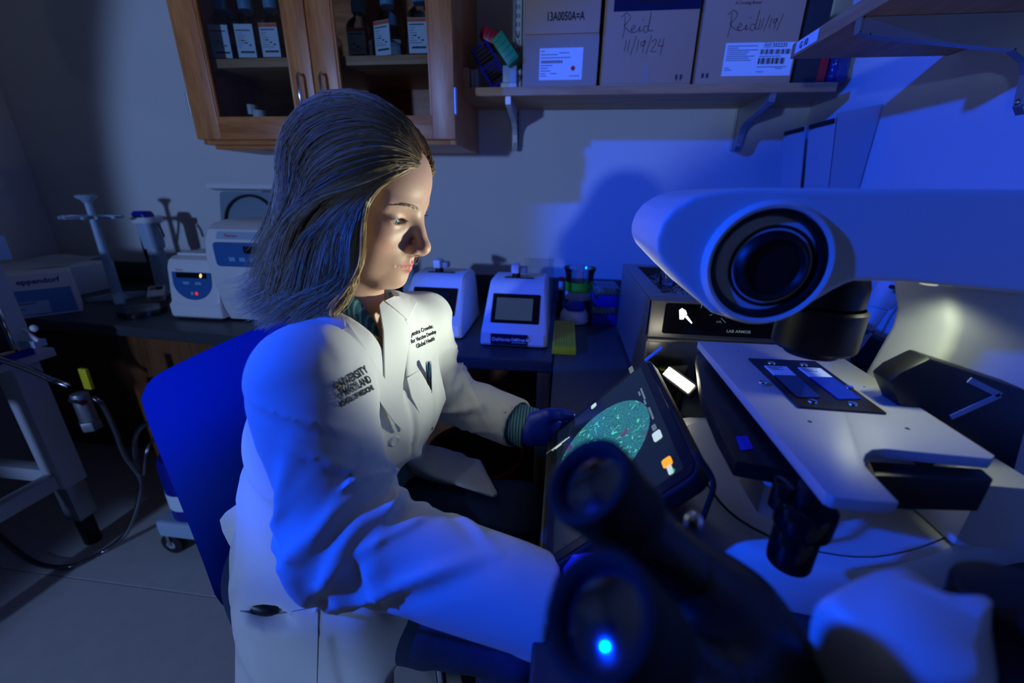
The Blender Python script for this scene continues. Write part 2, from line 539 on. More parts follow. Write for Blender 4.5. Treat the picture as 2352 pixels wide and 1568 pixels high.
def vnoise(p, s, seed=0):
    """smooth value noise in [-1, 1]"""
    q = (p * s + np.array([13.7, 5.1, 9.3]) * (seed + 1)).astype(np.float32)
    i = np.floor(q).astype(np.int32); f = q - i; f = f * f * (3 - 2 * f)
    hx = [(i[:, 0] + a) * 1619 for a in (0, 1)]; hy = [(i[:, 1] + a) * 3313 for a in (0, 1)]; hz = [(i[:, 2] + a) * 5471 + seed * 977 for a in (0, 1)]
    g = lambda a, b, c: _NT[((hx[a] ^ hy[b]) + hz[c]) & 8191]
    fx, fy, fz = f[:, 0], f[:, 1], f[:, 2]; l = lambda a, b, t: a + (b - a) * t
    return l(l(l(g(0, 0, 0), g(1, 0, 0), fx), l(g(0, 1, 0), g(1, 1, 0), fx), fy), l(l(g(0, 0, 1), g(1, 0, 1), fx), l(g(0, 1, 1), g(1, 1, 1), fx), fy), fz)
# ================================================================== the room
YB, XL, XR, YF, HC = 1.70, -2.38, 0.81, -3.2, 2.6          # back, left, right, front wall, ceiling height
floor = structure(MB().box((XL, YF, -.06), (XR, YB, -.004)).build('floor', 'grout'))
xs = [XL, -1.90, -.68, .54, XR]; ys = [YF, -1.938, -1.024, -.11, .804, YB]
for i in range(4):
    for j in range(5):
        MB().box((xs[i] + .0012, ys[j] + .0012, -.004), (xs[i + 1] - .0012, ys[j + 1] - .0012, 0), bev=.0008, seg=1).build('vinyl_sheet', 'vinyl', floor)
structure(MB().box((XL, YF, HC), (XR, YB, HC + .05)).build('ceiling', 'ceiling_tile'))
structure(MB().box((XL - .1, YB, -.06), (XR + .1, YB + .1, HC + .05)).build('wall_back', 'wall_paint'))
structure(MB().box((XL - .1, YF, -.06), (XL, YB, HC + .05)).build('wall_left', 'wall_paint'))
structure(MB().box((XR, YF, -.06), (XR + .1, YB, HC + .05)).build('wall_right', 'wall_paint'))
structure(MB().box((XL - .1, YF - .1, -.06), (XR + .1, YF, HC + .05)).build('wall_front', 'low_bounce_wall'))

# ------------------------------------------------------------------ benches
BZ, BT, YE, XE = .77, .036, 1.035, -.010                    # bench top, thickness, front edge of back bench, left edge of right bench
wt = MB().prism([(XL + .002, 1.165), (-1.60, 1.118), (-.34, 1.018), (XE - .0015, 1.028), (XE - .0015, YB - .001), (XL + .002, YB - .001)], (0, 0, BZ - BT), X, Y, BT, bev=.005, seg=3).build('worktop', 'resin_top')
tag(wt, 'long black resin worktop of the bench along the back wall', 'worktop')
wt2 = MB().box((XE + .0005, -.9, BZ - BT), (XR - .001, YB - .001, BZ), bev=.005, seg=3).build('worktop', 'resin_top')
tag(wt2, 'black resin worktop under the microscopes along the right wall', 'worktop')
bs = MB().box((XL + .002, YB - .021, BZ + .0002), (XR - .022, YB - .001, .866), bev=.002).build('backsplash', 'resin_top')
tag(bs, 'low black backsplash curb behind the back bench', 'backsplash')
bs2 = MB().box((XR - .021, -.9, BZ + .0002), (XR - .001, YB - .001, .866), bev=.002).build('backsplash', 'resin_top')
tag(bs2, 'low black curb along the right wall behind the microscopes', 'backsplash')


def base_cabinet(lo, hi, front, label, doors):
    t = thing('base_cabinet', label, 'cabinet', ((lo[0] + hi[0]) / 2, (lo[1] + hi[1]) / 2, 0))
    x0, y0 = lo; x1, y1 = hi; z1 = BZ - BT - .0005
    k = .02
    if front == 'y':      # doors face -y
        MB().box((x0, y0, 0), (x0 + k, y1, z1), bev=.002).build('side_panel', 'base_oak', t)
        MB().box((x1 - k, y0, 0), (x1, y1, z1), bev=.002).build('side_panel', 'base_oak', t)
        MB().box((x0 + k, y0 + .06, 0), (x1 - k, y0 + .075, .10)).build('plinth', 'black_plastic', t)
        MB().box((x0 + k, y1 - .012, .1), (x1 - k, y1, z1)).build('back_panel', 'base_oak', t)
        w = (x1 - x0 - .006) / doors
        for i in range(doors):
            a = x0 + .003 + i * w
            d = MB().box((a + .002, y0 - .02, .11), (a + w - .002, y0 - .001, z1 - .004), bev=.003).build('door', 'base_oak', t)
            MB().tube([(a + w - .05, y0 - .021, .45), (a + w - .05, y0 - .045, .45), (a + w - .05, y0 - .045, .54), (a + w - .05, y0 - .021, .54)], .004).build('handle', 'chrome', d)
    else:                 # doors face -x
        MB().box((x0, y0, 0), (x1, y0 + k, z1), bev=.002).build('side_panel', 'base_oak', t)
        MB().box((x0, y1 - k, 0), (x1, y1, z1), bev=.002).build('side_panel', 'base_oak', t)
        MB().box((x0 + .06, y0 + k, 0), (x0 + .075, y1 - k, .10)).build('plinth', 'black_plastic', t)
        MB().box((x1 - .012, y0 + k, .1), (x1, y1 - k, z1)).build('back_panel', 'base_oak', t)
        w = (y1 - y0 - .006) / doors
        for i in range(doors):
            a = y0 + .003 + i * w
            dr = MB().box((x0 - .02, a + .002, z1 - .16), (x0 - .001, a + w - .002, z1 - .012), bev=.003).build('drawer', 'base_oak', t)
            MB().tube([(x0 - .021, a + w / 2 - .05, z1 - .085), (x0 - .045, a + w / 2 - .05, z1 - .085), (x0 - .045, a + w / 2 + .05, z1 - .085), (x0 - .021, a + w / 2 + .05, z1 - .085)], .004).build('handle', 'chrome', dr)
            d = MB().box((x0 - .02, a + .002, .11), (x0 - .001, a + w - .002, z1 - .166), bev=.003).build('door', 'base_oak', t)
    return t


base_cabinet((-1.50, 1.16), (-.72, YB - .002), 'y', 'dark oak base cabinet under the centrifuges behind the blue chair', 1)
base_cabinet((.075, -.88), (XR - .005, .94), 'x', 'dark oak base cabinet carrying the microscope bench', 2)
mp_ = MB().box((-.718, 1.40, 0), (-.055, 1.42, BZ - BT - .0006), bev=.002).build('darkening_panel', 'base_oak')  # added so the knee space reads dark instead of showing the lit wall
tag(mp_, 'dark oak panel added to darken the knee space behind the red bin', 'panel')
mp2 = MB().box((XL + .003, 1.46, 0), (-1.503, 1.48, BZ - BT - .0006), bev=.002).build('darkening_panel', 'base_oak')  # added to fill the left kneehole with dark
tag(mp2, 'dark oak panel added to darken the space under the left bench end', 'panel')
pn = MB().box((-.052, YE - .015, 0), (-.015, YE + .50, BZ - BT - .0006), bev=.002).build('support_panel', 'base_oak')
tag(pn, 'narrow upright oak panel under the corner where both benches meet', 'panel')

# ------------------------------------------------------------------ wall cabinet with glass doors
CX0, CX1, CZ0, CZ1, CY = -1.192, -.342, 1.330, 2.10, 1.356
wc = thing('wall_cabinet', 'oak wall cabinet with two glass doors and bow handles', 'cabinet', ((CX0 + CX1) / 2, YB, CZ0))
k = .019
MB().box((CX0, CY, CZ0), (CX0 + k, YB - .001, CZ1), bev=.001).build('side_panel', 'oak', wc)
MB().box((CX1 - k, CY, CZ0), (CX1, YB - .001, CZ1), bev=.001).build('side_panel', 'oak', wc)
MB().box((CX0 + k, CY, CZ0), (CX1 - k, YB - .001, CZ0 + k), bev=.001).build('bottom_panel', 'oak_x', wc)
MB().box((CX0 + k, CY, CZ1 - k), (CX1 - k, YB - .001, CZ1), bev=.001).build('top_panel', 'oak_x', wc)
MB().box((CX0 + k, YB - .008, CZ0 + k), (CX1 - k, YB - .001, CZ1 - k)).build('back_panel', 'oak_x', wc)
SHZ = 1.571
MB().box((CX0 + k, CY + .012, SHZ - .024), (CX1 - k, YB - .009, SHZ), bev=.001).build('shelf', 'shelf_ply', wc)
MB().box((CX0 + k, CY + .012, SHZ + .29), (CX1 - k, YB - .009, SHZ + .314), bev=.001).build('shelf', 'shelf_ply', wc)
xm = -.768; dz0, dz1 = 1.343, CZ1 - .006
for (a, b, ga, gb, hs) in ((CX0 - .003, xm - .0015, -1.111, -.838, 1), (xm + .0015, CX1 + .003, -.690, -.408, -1)):
    m = MB(); y0, y1 = CY - .022, CY - .001
    m.box((a, y0, dz0), (ga, y1, dz1), bev=.003)
    m.box((gb, y0, dz0), (b, y1, dz1), bev=.003)
    d = m.build('door', 'oak', wc)
    MB().box((ga - .001, y0, dz0), (gb + .001, y1, 1.408), bev=.003).build('rail', 'oak_x', d)
    MB().box((ga - .001, y0, dz1 - .07), (gb + .001, y1, dz1), bev=.003).build('rail', 'oak_x', d)
    m = MB()
    for (p, q) in (((ga, dz0 + .06), (ga + .006, dz1 - .06)), ((gb - .006, dz0 + .06), (gb, dz1 - .06))): m.box((p[0], y0 + .002, p[1]), (q[0], y0 + .012, q[1]), bev=.0015)
    m.build('glazing_bead', 'oak', d)
    MB().box((ga, CY - .012, 1.40), (gb, CY - .009, dz1 - .06)).build('pane', 'pane', d)
    hx = (gb + b) / 2 + .002 if hs > 0 else (a + ga) / 2 - .004
    MB().tube([(hx, y0, 1.425), (hx, y0 - .018, 1.425), (hx, y0 - .026, 1.433), (hx, y0 - .026, 1.508), (hx, y0 - .018, 1.516), (hx, y0, 1.516)], .0045, n=12).build('handle', 'chrome', d)
    ex = a - .003 if hs > 0 else b + .003
    for hz in (1.412, 1.96):
        MB().cyl((ex, y0 + .004, hz), (ex, y0 + .004, hz + .064), .0055, n=14).cyl((ex, y0 + .004, hz - .003), (ex, y0 + .004, hz + .067), .003, n=10).build('hinge', 'satin_metal', d)
MB().box((CX0 + .02, CY + .02, CZ0 - .012), (-.80, CY + .26, CZ0 - .001), bev=.001).build('mounting_strip', 'oak_x', wc)

# ------------------------------------------------------------------ wall shelves on slotted standards
SZ0, SZ1, SY = 1.478, 1.502, 1.450
sh = MB().box((CX1 + .0006, SY, SZ0), (.750, YB - .014, SZ1), bev=.0015).build('wall_shelf', 'shelf_ply')
tag(sh, 'long wooden shelf carrying the cardboard boxes on the back wall', 'shelf')
lip = MB().box((CX1 + .0008, SY + .002, SZ1 + .0003), (CX1 + .021, YB - .06, SZ1 + .054), bev=.001).build('shelf_end_stop', 'shelf_ply_y')
tag(lip, 'small upright wooden end stop on the shelf beside the cabinet', 'board')
sh2 = MB().box((.476, -.80, SZ0 + .004), (XR - .016, 1.137, SZ1 + .008), bev=.0015).build('wall_shelf', 'shelf_ply_y')
tag(sh2, 'wooden shelf on the right wall above the microscopes', 'shelf')
lb = MB().fbox((.4752, 1.075, 1.497), Y, Z, X, (.085, .021, .0006)).build('shelf_tag', 'label_white')
tag(lb, 'small white adhesive tag on the edge of the right shelf', 'label')
text('lettering', 'G 10', .016, (.4747, 1.10, 1.491), -Y, Z, 'ink_soft', lb, bold=.0006)


def standard(x, y, ax, nrm, z0, z1, label):
    """slotted steel upright"""
    ax = Vector(ax); nrm = Vector(nrm); t = thing('shelf_standard', label, 'shelf rail', (x, y, z0))
    o = Vector((x, y, 0))
    m = MB(); m.fbox(o + Z * ((z0 + z1) / 2) + nrm * .001, ax, nrm, Z, (.026, .002, z1 - z0))
    for s in (-1, 1): m.fbox(o + Z * ((z0 + z1) / 2) + ax * s * .012 + nrm * .006, ax, nrm, Z, (.002, .012, z1 - z0))
    m.build('channel', 'bright_zinc', t)
    m = MB(); zz = z0 + .02
    while zz < min(z1, 2.0):
        for s in (-.0045, .0045): m.fbox(o + Z * zz + ax * s + nrm * .0022, ax, nrm, Z, (.003, .001, .013))
        zz += .025
    m.build('slots', 'black_plastic', t)
    for zz in (z0 + .012, z0 + .36):
        s = MB().ball(o + Z * zz + nrm * .003, (.006, .006, .006), n=12).build('screw', 'chrome', t)
    return t


standard(-.197, YB, X, -Y, 1.345, 2.3, 'slotted steel shelf rail between the cabinet and the first box')
standard(.585, YB, X, -Y, 1.345, 2.3, 'slotted steel shelf rail behind the rightmost cardboard box')
standard(XR, .905, Y, -X, 1.345, 2.3, 'slotted steel shelf rail on the right wall above the long microscope arm')


def bracket(o, out, side, L, drop, mat_, label):
    """folded sheet bracket: o at the wall under the shelf, out = direction away from the wall"""
    o = Vector(o); out = Vector(out); side = Vector(side); t = thing('shelf_bracket', label, 'bracket', o)
    poly = [(0, 0), (L, 0), (L + .006, -.006), (L + .004, -.020), (L * .96, -.024), (.075, -.050), (.050, -.066), (.040, -.085), (.033, -drop + .012), (.024, -drop), (0, -drop)]
    m = MB()
    m.prism(poly, o - side * .0065, out, Z, .0025); m.prism(poly, o + side * .004, out, Z, .0025)
    m.build('web', mat_, t, angle=20)
    pts = [(L + .006, -.001), (L + .004, -.021), (L * .96, -.025), (.075, -.051), (.050, -.067), (.040, -.086), (.033, -drop + .012), (.024, -drop)]
    m = MB()
    for p, q in zip(pts, pts[1:]):
        a = o + out * p[0] + Z * p[1]; b = o + out * q[0] + Z * q[1]; dr = (b - a)
        m.fbox((a + b) / 2, dr, side, dr.cross(side), (dr.length + .002, .016, .0025))
    m.build('flange', mat_, t)
    MB().ball(o + out * .034 + Z * (-drop + .018) + side * .0, (.006, .006, .006), n=12).build('bolt', 'chrome', t)
    return t


bracket((-.197, YB - .012, SZ0 - .0005), -Y, X, .226, .135, 'bright_zinc', 'bright steel bracket under the left end of the box shelf')
bracket((.585, YB - .012, SZ0 - .0005), -Y, X, .226, .135, 'satin_metal', 'grey steel bracket under the right end of the box shelf')
bracket((XR - .012, .905, SZ0 + .0034), -X, Y, .315, .145, 'satin_metal', 'grey steel bracket under the shelf on the right wall')
# ================================================================== things on the shelves
def bottle_proto(stripe):
    """square media bottle, local coordinates, front is -y"""
    t = thing('media_bottle', '', 'bottle', (0, 0, 0))
    w = .036; rings = []
    for (hw, z, rr) in ((.030, .0, .010), (.034, .004, .011), (.0345, .09, .011), (.0345, .108, .011), (.030, .120, .012), (.020, .134, .0155), (.0165, .138, .0160), (.0165, .150, .0160)):
        rings.append([Vector((p[0], p[1], z)) for p in rrect(hw * 2, hw * 2, min(rr, hw * .98), 4)])
    b = MB().loft(rings).build('body', 'clear_bottle', t, world=False)
    MB().loft([[Vector((p[0] * .92, p[1] * .92, z)) for p in rrect(.066, .066, .010, 4)] for z in (.005, .052)]).build('liquid', 'clear_plastic', b, world=False)
    m = MB().cyl((0, 0, .146), (0, 0, .180), .0205, .0200, n=28, bev=.0015)
    for q in range(28):
        a = 2 * math.pi * q / 28; m.obox((.0205 * math.cos(a), .0205 * math.sin(a), .161), (.0016, .0016, .026), (0, 0, a))
    m.build('cap', 'cap_blue', t, world=False)
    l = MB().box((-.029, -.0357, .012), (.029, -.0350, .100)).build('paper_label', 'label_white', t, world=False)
    if stripe: MB().box((-.029, -.0361, .090), (.029, -.03575, .099)).build('stripe', 'orange_print', l, world=False)
    m = MB(); rr_ = random.Random(3 + stripe)
    m.box((-.025, -.0360, .082), (.020, -.03575, .085))
    for q in range(7): m.box((-.025, -.0360, .075 - q * .0062), (-.025 + rr_.uniform(.012, .040), -.03575, .0762 - q * .0062))
    m.box((-.020, -.0360, .024), (.024, -.03575, .029))
    for q in range(3): m.box((-.012 + q * .011, -.0360, .055 - q * .006), (-.004 + q * .011, -.03575, .0585 - q * .006))
    m.build('print', 'ink_soft', l, world=False)
    return t


bz = SHZ + .0005
bA = bottle_proto(0); bB = bottle_proto(1)
spots = [(bA, -1.108, 1.440, .16, 'clear media bottle, second from the left in the cabinet, white label with marker initials'),
         (bA, -1.160, 1.535, .06, 'clear media bottle at the far left of the cabinet shelf, half hidden by its neighbour'),
         (bA, -1.022, 1.442, .10, 'clear media bottle with plain white label, third from left in the cabinet'),
         (bB, -.938, 1.442, .05, 'clear media bottle with orange stripe nearest the middle of the left cabinet door'),
         (bB, -.682, 1.500, .02, 'shadowed media bottle with orange stripe, leftmost behind the right cabinet door'),
         (bB, -.566, 1.450, -.30, 'clear media bottle with orange stripe turned sideways, middle of right cabinet door'),
         (bB, -.462, 1.440, .02, 'clear media bottle with orange stripe at the right end of the cabinet shelf'),
         (bA, -.618, 1.610, .3, 'clear bottle in the rear row between the two striped bottles of the right door'),
         (bA, -.520, 1.600, -.2, 'clear bottle in the rear row behind the rightmost striped bottles')]
seen = set()
for (p, x, y, r, lab) in spots:
    if p.name in seen: copy_thing(p, (x, y, bz), r, lab, 'media bottles in the wall cabinet')
    else:
        seen.add(p.name); p.location = (x, y, bz); p.rotation_euler = (0, 0, r); p['label'] = lab; p['group'] = 'media bottles in the wall cabinet'
mat('amber', (.03, .018, .02), .12, coat=.4)
for (x, y, s, lab) in ((-1.085, 1.47, 1.0, 'dark round reagent bottle with white cap, low in the left cabinet door'), (-1.03, 1.43, .72, 'short dark bottle with white cap beside the green tube rack')):
    t = thing('reagent_bottle', lab, 'bottle', (x, y, CZ0 + k + .0005))
    o = Vector((x, y, CZ0 + k + .0005))
    MB().lathe([(0, 0), (.028, 0), (.030, .003), (.030, .062 * s), (.026, .074 * s), (.015, .082 * s), (.015, .092 * s), (0, .092 * s)], o).build('body', 'amber', t)
    MB().cyl(o + Z * .0835 * s, o + Z * (.0835 * s + .030), .0205, .020, n=26, bev=.0015).build('cap', 'white_plastic', t)
    MB().lathe([(.0303, .008), (.0303, .045 * s)], o).build('paper_label', 'label_white', t)
t = thing('tube_rack', 'small green tube rack standing low in the left cabinet door', 'rack', (-.985, 1.44, CZ0 + k))
o = Vector((-.985, 1.44, CZ0 + k + .0005))
MB().box(o + Vector((-.022, -.03, 0)), o + Vector((.022, .03, .012)), bev=.002).build('base', 'green_plastic', t)
for s in (-1, 1): MB().box(o + Vector((s * .020 - .002, -.03, .0125)), o + Vector((s * .020 + .002, .03, .070)), bev=.001).build('side', 'green_plastic', t)
t = thing('capped_tube', 'small tube with red base and green cap behind the left cabinet door', 'tube', (-.885, 1.44, CZ0 + k))
o = Vector((-.885, 1.44, CZ0 + k + .0005))
MB().cyl(o, o + Z * .056, .014, n=18, bev=.002).build('body', 'red_plastic', t)
MB().cyl(o + Z * .0565, o + Z * .082, .010, .008, n=18, bev=.002).build('cap', 'green_plastic', t)
f = MB().fbox((-.94, 1.60, CZ0 + k + .105), (0, 1, 0), (.25, 0, 1), (1, 0, -.25), (.09, .20, .018), bev=.002).build('binder', 'foam')
tag(f, 'dark binder leaning in the lower left of the wall cabinet', 'binder')

# ------------------------------------------------------------------ cardboard boxes
def carton(x0, x1, y0, y1, z0, z1, name_label, rot=0.0, m='cardboard'):
    c = Vector(((x0 + x1) / 2, (y0 + y1) / 2, z0)); t = thing('cardboard_box', name_label, 'box', c, rot, 'cardboard boxes on the wall shelf')
    w, d, h = x1 - x0, y1 - y0, z1 - z0
    body = MB(); th = .004
    body.box((-w / 2, -d / 2, 0), (w / 2, -d / 2 + th, h), bev=.0012); body.box((-w / 2, d / 2 - th, 0), (w / 2, d / 2, h), bev=.0012)
    body.box((-w / 2, -d / 2 + th, 0), (-w / 2 + th, d / 2 - th, h), bev=.0012); body.box((w / 2 - th, -d / 2 + th, 0), (w / 2, d / 2 - th, h), bev=.0012)
    body.box((-w / 2 + th, -d / 2 + th, 0), (w / 2 - th, d / 2 - th, th))
    body.build('body', m, t, world=False)
    for s in (-1, 1): MB().box((-w / 2 + .001, (-d / 2 + .001) if s < 0 else .0008, h + .0003), (w / 2 - .001, -.0008 if s < 0 else d / 2 - .001, h + .0043), bev=.001).build('flap', m, t, world=False)
    return t, w, d, h


ZB = SZ1 + .0004


def stroke(name, pts2d, o, ax, ay, w, material, parent, d=.0005):
    """hand-written polyline strokes lying on a face"""
    o = Vector(o); ax = Vector(ax).normalized(); ay = Vector(ay).normalized(); m = MB(); n = ax.cross(ay)
    for st in pts2d:
        P = spline([Vector((p[0], p[1], 0)) for p in st], 4) if len(st) > 2 else [Vector((p[0], p[1], 0)) for p in st]
        for a, b in zip(P, P[1:]):
            dv = b - a
            if dv.length < 1e-6: continue
            dw = (ax * dv.x + ay * dv.y)
            m.fbox(o + ax * (a.x + b.x) / 2 + ay * (a.y + b.y) / 2, dw, n.cross(dw), n, (dv.length + w * .6, w, d))
    return m.build(name, material, parent, world=False)


REID = [[(.010, .050), (.012, .020), (.008, -.006)], [(.000, .046), (.014, .056), (.026, .046), (.016, .030), (.010, .026), (.022, .014), (.036, .008)],
        [(.030, .014), (.042, .020), (.038, .026), (.032, .016), (.040, .008), (.052, .014)], [(.052, .014), (.056, .022), (.055, .010), (.064, .014)], [(.062, .036), (.063, .040)],
        [(.078, .022), (.068, .022), (.068, .010), (.078, .012), (.084, .056)], [(.084, .056), (.080, .014), (.094, .012)]]
D24 = [[(.020, -.012), (.017, -.040)], [(.030, -.010), (.026, -.040)], [(.048, -.002), (.036, -.048)], [(.056, -.010), (.053, -.040)],
       [(.074, -.014), (.064, -.016), (.066, -.026), (.075, -.020), (.074, -.012), (.070, -.042)], [(.092, .000), (.080, -.048)],
       [(.094, -.016), (.104, -.010), (.106, -.020), (.094, -.040), (.110, -.040)], [(.118, -.010), (.114, -.026), (.130, -.026)], [(.128, -.008), (.122, -.050)]]

t, w, d, h = carton(-.152, .071, 1.462, 1.68, ZB, ZB + .40, 'cardboard box nearest the cabinet with blue label and red dot')
MB().box((-w / 2 - .001, -d / 2 - .0012, .0), (w / 2 + .001, -d / 2 - .0002, .128)).build('clear_tape', 'clear_tape', t, world=False)
MB().box((-w / 2 + .004, -d / 2 - .0045, .136), (w / 2 - .001, -d / 2 - .0004, h), bev=.001).build('outer_flap', 'cardboard_pale', t, world=False)
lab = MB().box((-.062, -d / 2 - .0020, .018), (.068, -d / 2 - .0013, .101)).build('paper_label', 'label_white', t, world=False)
m = lines(MB(), (-.058, -d / 2 - .0022, .018), X, Z, [(0, .012, .075), (0, .05, .066), (.055, .085, .070), (0, .09, .058), (0, .036, .038), (0, .022, .031), (0, .03, .024), (0, .014, .017), (0, .018, .011), (.03, .05, .017), (.088, .118, .010)], .0016)
for q in range(26): m.box((-.056 + q * .0025, -d / 2 - .0024, .062), (-.056 + q * .0025 + (.0012 if q % 3 else .0018), -d / 2 - .0021, .069))
m.build('print', 'ink_soft', lab, world=False)
MB().cyl((.040, -d / 2 - .0021, .048), (.040, -d / 2 - .0026, .048), .0065, n=24).build('dot', 'red_dot', lab, world=False)
me = text_mesh('13A0050A=A', .030, (-.045, -d / 2 - .0048, .168), X, Z, bold=.0006); me.transform(Matrix.Translation((-.045, 0, 0)) @ Matrix.Diagonal((.66, 1, 1, 1)) @ Matrix.Translation((.045, 0, 0)))
me.materials.clear(); link_mesh('lettering', me, 'ink', t, world=False)

t, w, d, h = carton(.083, .350, 1.474, 1.69, ZB, ZB + .42, 'middle cardboard box with handwriting and dark tape across its top')
stroke('handwriting', REID, (-.085, -d / 2 - .0005, .130), X, Z, .0013, 'ink', t)
stroke('handwriting', D24, (-.085, -d / 2 - .0005, .130), X, Z, .0014, 'ink', t)
MB().box((-w / 2 + .025, -d / 2 - .0010, .190), (w / 2 + .001, -d / 2 - .0003, .240)).build('dark_tape', 'tape_blue', t, world=False)
me = text_mesh('FALCON', .026, (-.040, -d / 2 - .0012, .206), X, Z, bold=.0005, extrude=.0002); me.materials.clear(); link_mesh('lettering', me, 'ink', t, world=False)
m = MB()
for q in (0, .013): m.box((.088 + q, -d / 2 - .0008, .018), (.095 + q, -d / 2 - .0003, .030)); m.box((.0905 + q, -d / 2 - .0008, .013), (.0925 + q, -d / 2 - .0003, .018))
m.build('print', 'ink_soft', t, world=False)
MB().box((-.012, -d / 2 - .0009, .0), (.012, -d / 2 - .0002, .055)).build('clear_tape', 'clear_tape', t, world=False)
MB().box((-w / 2 + .001, -d / 2 - .0015, .010), (w / 2 - .001, -d / 2 + .001, .0125)).build('bottom_flap_edge', 'cardboard_pale', t, world=False)

t, w, d, h = carton(.360, .626, 1.468, 1.69, ZB, ZB + .42, 'rightmost cardboard box with white barcode label on the back shelf', .02)
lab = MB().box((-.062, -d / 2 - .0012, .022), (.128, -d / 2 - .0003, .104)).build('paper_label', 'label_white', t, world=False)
m = lines(MB(), (-.056, -d / 2 - .0014, .022), X, Z, [(0, .082, .074), (0, .03, .069), (0, .085, .064), (0, .06, .059), (0, .055, .054), (0, .078, .049), (0, .062, .044), (0, .07, .039), (0, .012, .020), (0, .02, .015), (.09, .15, .048), (.09, .17, .022), (.09, .11, .010), (.14, .16, .018)], .0014)
for q in range(40):
    if q % 7 not in (3, 5): m.box((.036 + q * .0021, -d / 2 - .0017, .075), (.036 + q * .0021 + (.0008 + .0006 * (q % 3)), -d / 2 - .0013, .087)); m.box((.034 + q * .0018, -d / 2 - .0017, .051), (.034 + q * .0018 + (.0008 + .0006 * ((q + 1) % 3)), -d / 2 - .0013, .066))
m.build('print', 'ink', lab, world=False)
me = text_mesh('352235', .0135, (.066, -d / 2 - .0014, .0925), X, Z, bold=.0002, extrude=.0002); me.materials.clear(); link_mesh('lettering', me, 'ink', lab, world=False)
me = text_mesh('REF', .0105, (.0455, -d / 2 - .0014, .0930), X, Z, extrude=.0002); me.materials.clear(); link_mesh('lettering', me, 'ink', lab, world=False)
m = MB()
for (a, b) in (((.0435, .0905), (.0640, .0911)), ((.0435, .1015), (.0640, .1021)), ((.0435, .0905), (.0441, .1021)), ((.0634, .0905), (.0640, .1021))): m.box((a[0], -d / 2 - .0016, a[1]), (b[0], -d / 2 - .0013, b[1]))
m.build('print', 'ink', lab, world=False)
stroke('handwriting', REID, (-.07, -d / 2 - .0005, .125), X, Z, .0013, 'ink', t)
stroke('handwriting', [[(p[0] * .8 + .075, p[1] * .8 + .055) for p in s_] for s_ in D24[:6]], (-.07, -d / 2 - .0005, .115), X, Z, .0012, 'ink', t)
me = text_mesh('FALCON', .026, (-.055, -d / 2 - .0005, .206), X, Z, bold=.0005, extrude=.0002); me.materials.clear(); link_mesh('lettering', me, 'ink', t, world=False)
me = text_mesh('A Corning Brand', .010, (-.055, -d / 2 - .0005, .195), X, Z, extrude=.0002, shear=.2); me.materials.clear(); link_mesh('lettering', me, 'ink', t, world=False)
m = MB()
for q in (0, .013): m.box((-.118 + q, -d / 2 - .0008, .018), (-.111 + q, -d / 2 - .0003, .030))
m.build('print', 'ink_soft', t, world=False)
# right end of the shelf
c = MB().box((.640, 1.475, ZB), (.700, 1.68, ZB + .22), bev=.002).build('dark_carton', 'foam'); tag(c, 'narrow dark carton squeezed beside the rightmost cardboard box', 'carton')
c = MB().prism(rrect(.034, .10, .006), (.7195, 1.50, ZB + .0505), X, Z, -.15, bev=.002).build('red_packet', 'red_plastic'); tag(c, 'dark red packet at the right end of the back shelf', 'packet')
def bagfn(p):
    q = p - np.array([.768, 1.545, ZB + .056], np.float32)
    d_ = d_box(q, (0, 0, 0), (.026, .055, .055), .02)
    return d_ + .006 * vnoise(p, 38, 2) + .003 * vnoise(p, 90, 5)
bg = sdf_obj('plastic_bag', bagfn, (.72, 1.45, ZB - .01), (.80, 1.64, ZB + .14), .004, 'tape_blue', None); tag(bg, 'crumpled shiny blue plastic bag hanging over the shelf end', 'bag')
MATS['bag_film'] = mat('bag_film', (.02, .03, .16), .12, coat=.5); bg.data.materials[0] = M('bag_film')

# racks at the left end of the shelf
def rack_wire(o, ax, ay, az, w, hgt, dep, material, label, name='wire_rack'):
    o = Vector(o); ax, ay, az = [Vector(v).normalized() for v in (ax, ay, az)]
    t = thing(name, label, 'rack', o)
    for u in (0, w):
        for v in (0, dep): MB().tube([o + ax * u + ay * v, o + ax * u + ay * v + az * hgt], .0035).build('post', material, t)
    for q in (0, .5, 1):
        m = MB()
        z_ = o + az * (hgt * q)
        m.tube([z_, z_ + ax * w], .003); m.tube([z_ + ay * dep, z_ + ay * dep + ax * w], .003); m.tube([z_, z_ + ay * dep], .003); m.tube([z_ + ax * w, z_ + ax * w + ay * dep], .003)
        for e in range(1, 4): m.tube([z_ + ay * (dep * e / 4), z_ + ay * (dep * e / 4) + ax * w], .002)
        m.build('tier', material, t)
    return t


rack_wire((-.250, 1.480, ZB + .0045), (.87, 0, .49), Y, (-.55, 0, .835), .052, .118, .15, 'rack_blue', 'blue wire tube rack leaning beside the cabinet')
def solid_rack(c, ax, ay, az, size, material, label):
    t = thing('tube_rack', label, 'rack', c); c = Vector(c); ax, ay, az = [Vector(v).normalized() for v in (ax, ay, az)]
    MB().fbox(c, ax, ay, az, size, bev=.003).build('body', material, t)
    m = MB()
    for q in range(5): m.fbox(c - ay * (size[1] / 2 + .001) + ax * (size[0] * (-.4 + .2 * q)), ax, ay, az, (.006, .003, size[2] * .8), bev=.001)
    m.build('ribs', material, t)
    return t
solid_rack((-.262, 1.555, ZB + .150), (.9, 0, -.42), Y, (.42, 0, .9), (.062, .11, .034), 'red_plastic', 'dark red tube rack lying on top of the leaning racks')
solid_rack((-.206, 1.500, ZB + .098), (.62, 0, -.78), Y, (.78, 0, .62), (.085, .12, .040), 'green_plastic', 'green tube rack tilted against the blue wire rack')
t = thing('tape_dispenser', 'pale blue plastic block on the shelf in front of the green rack', 'block', (-.196, 1.49, ZB))
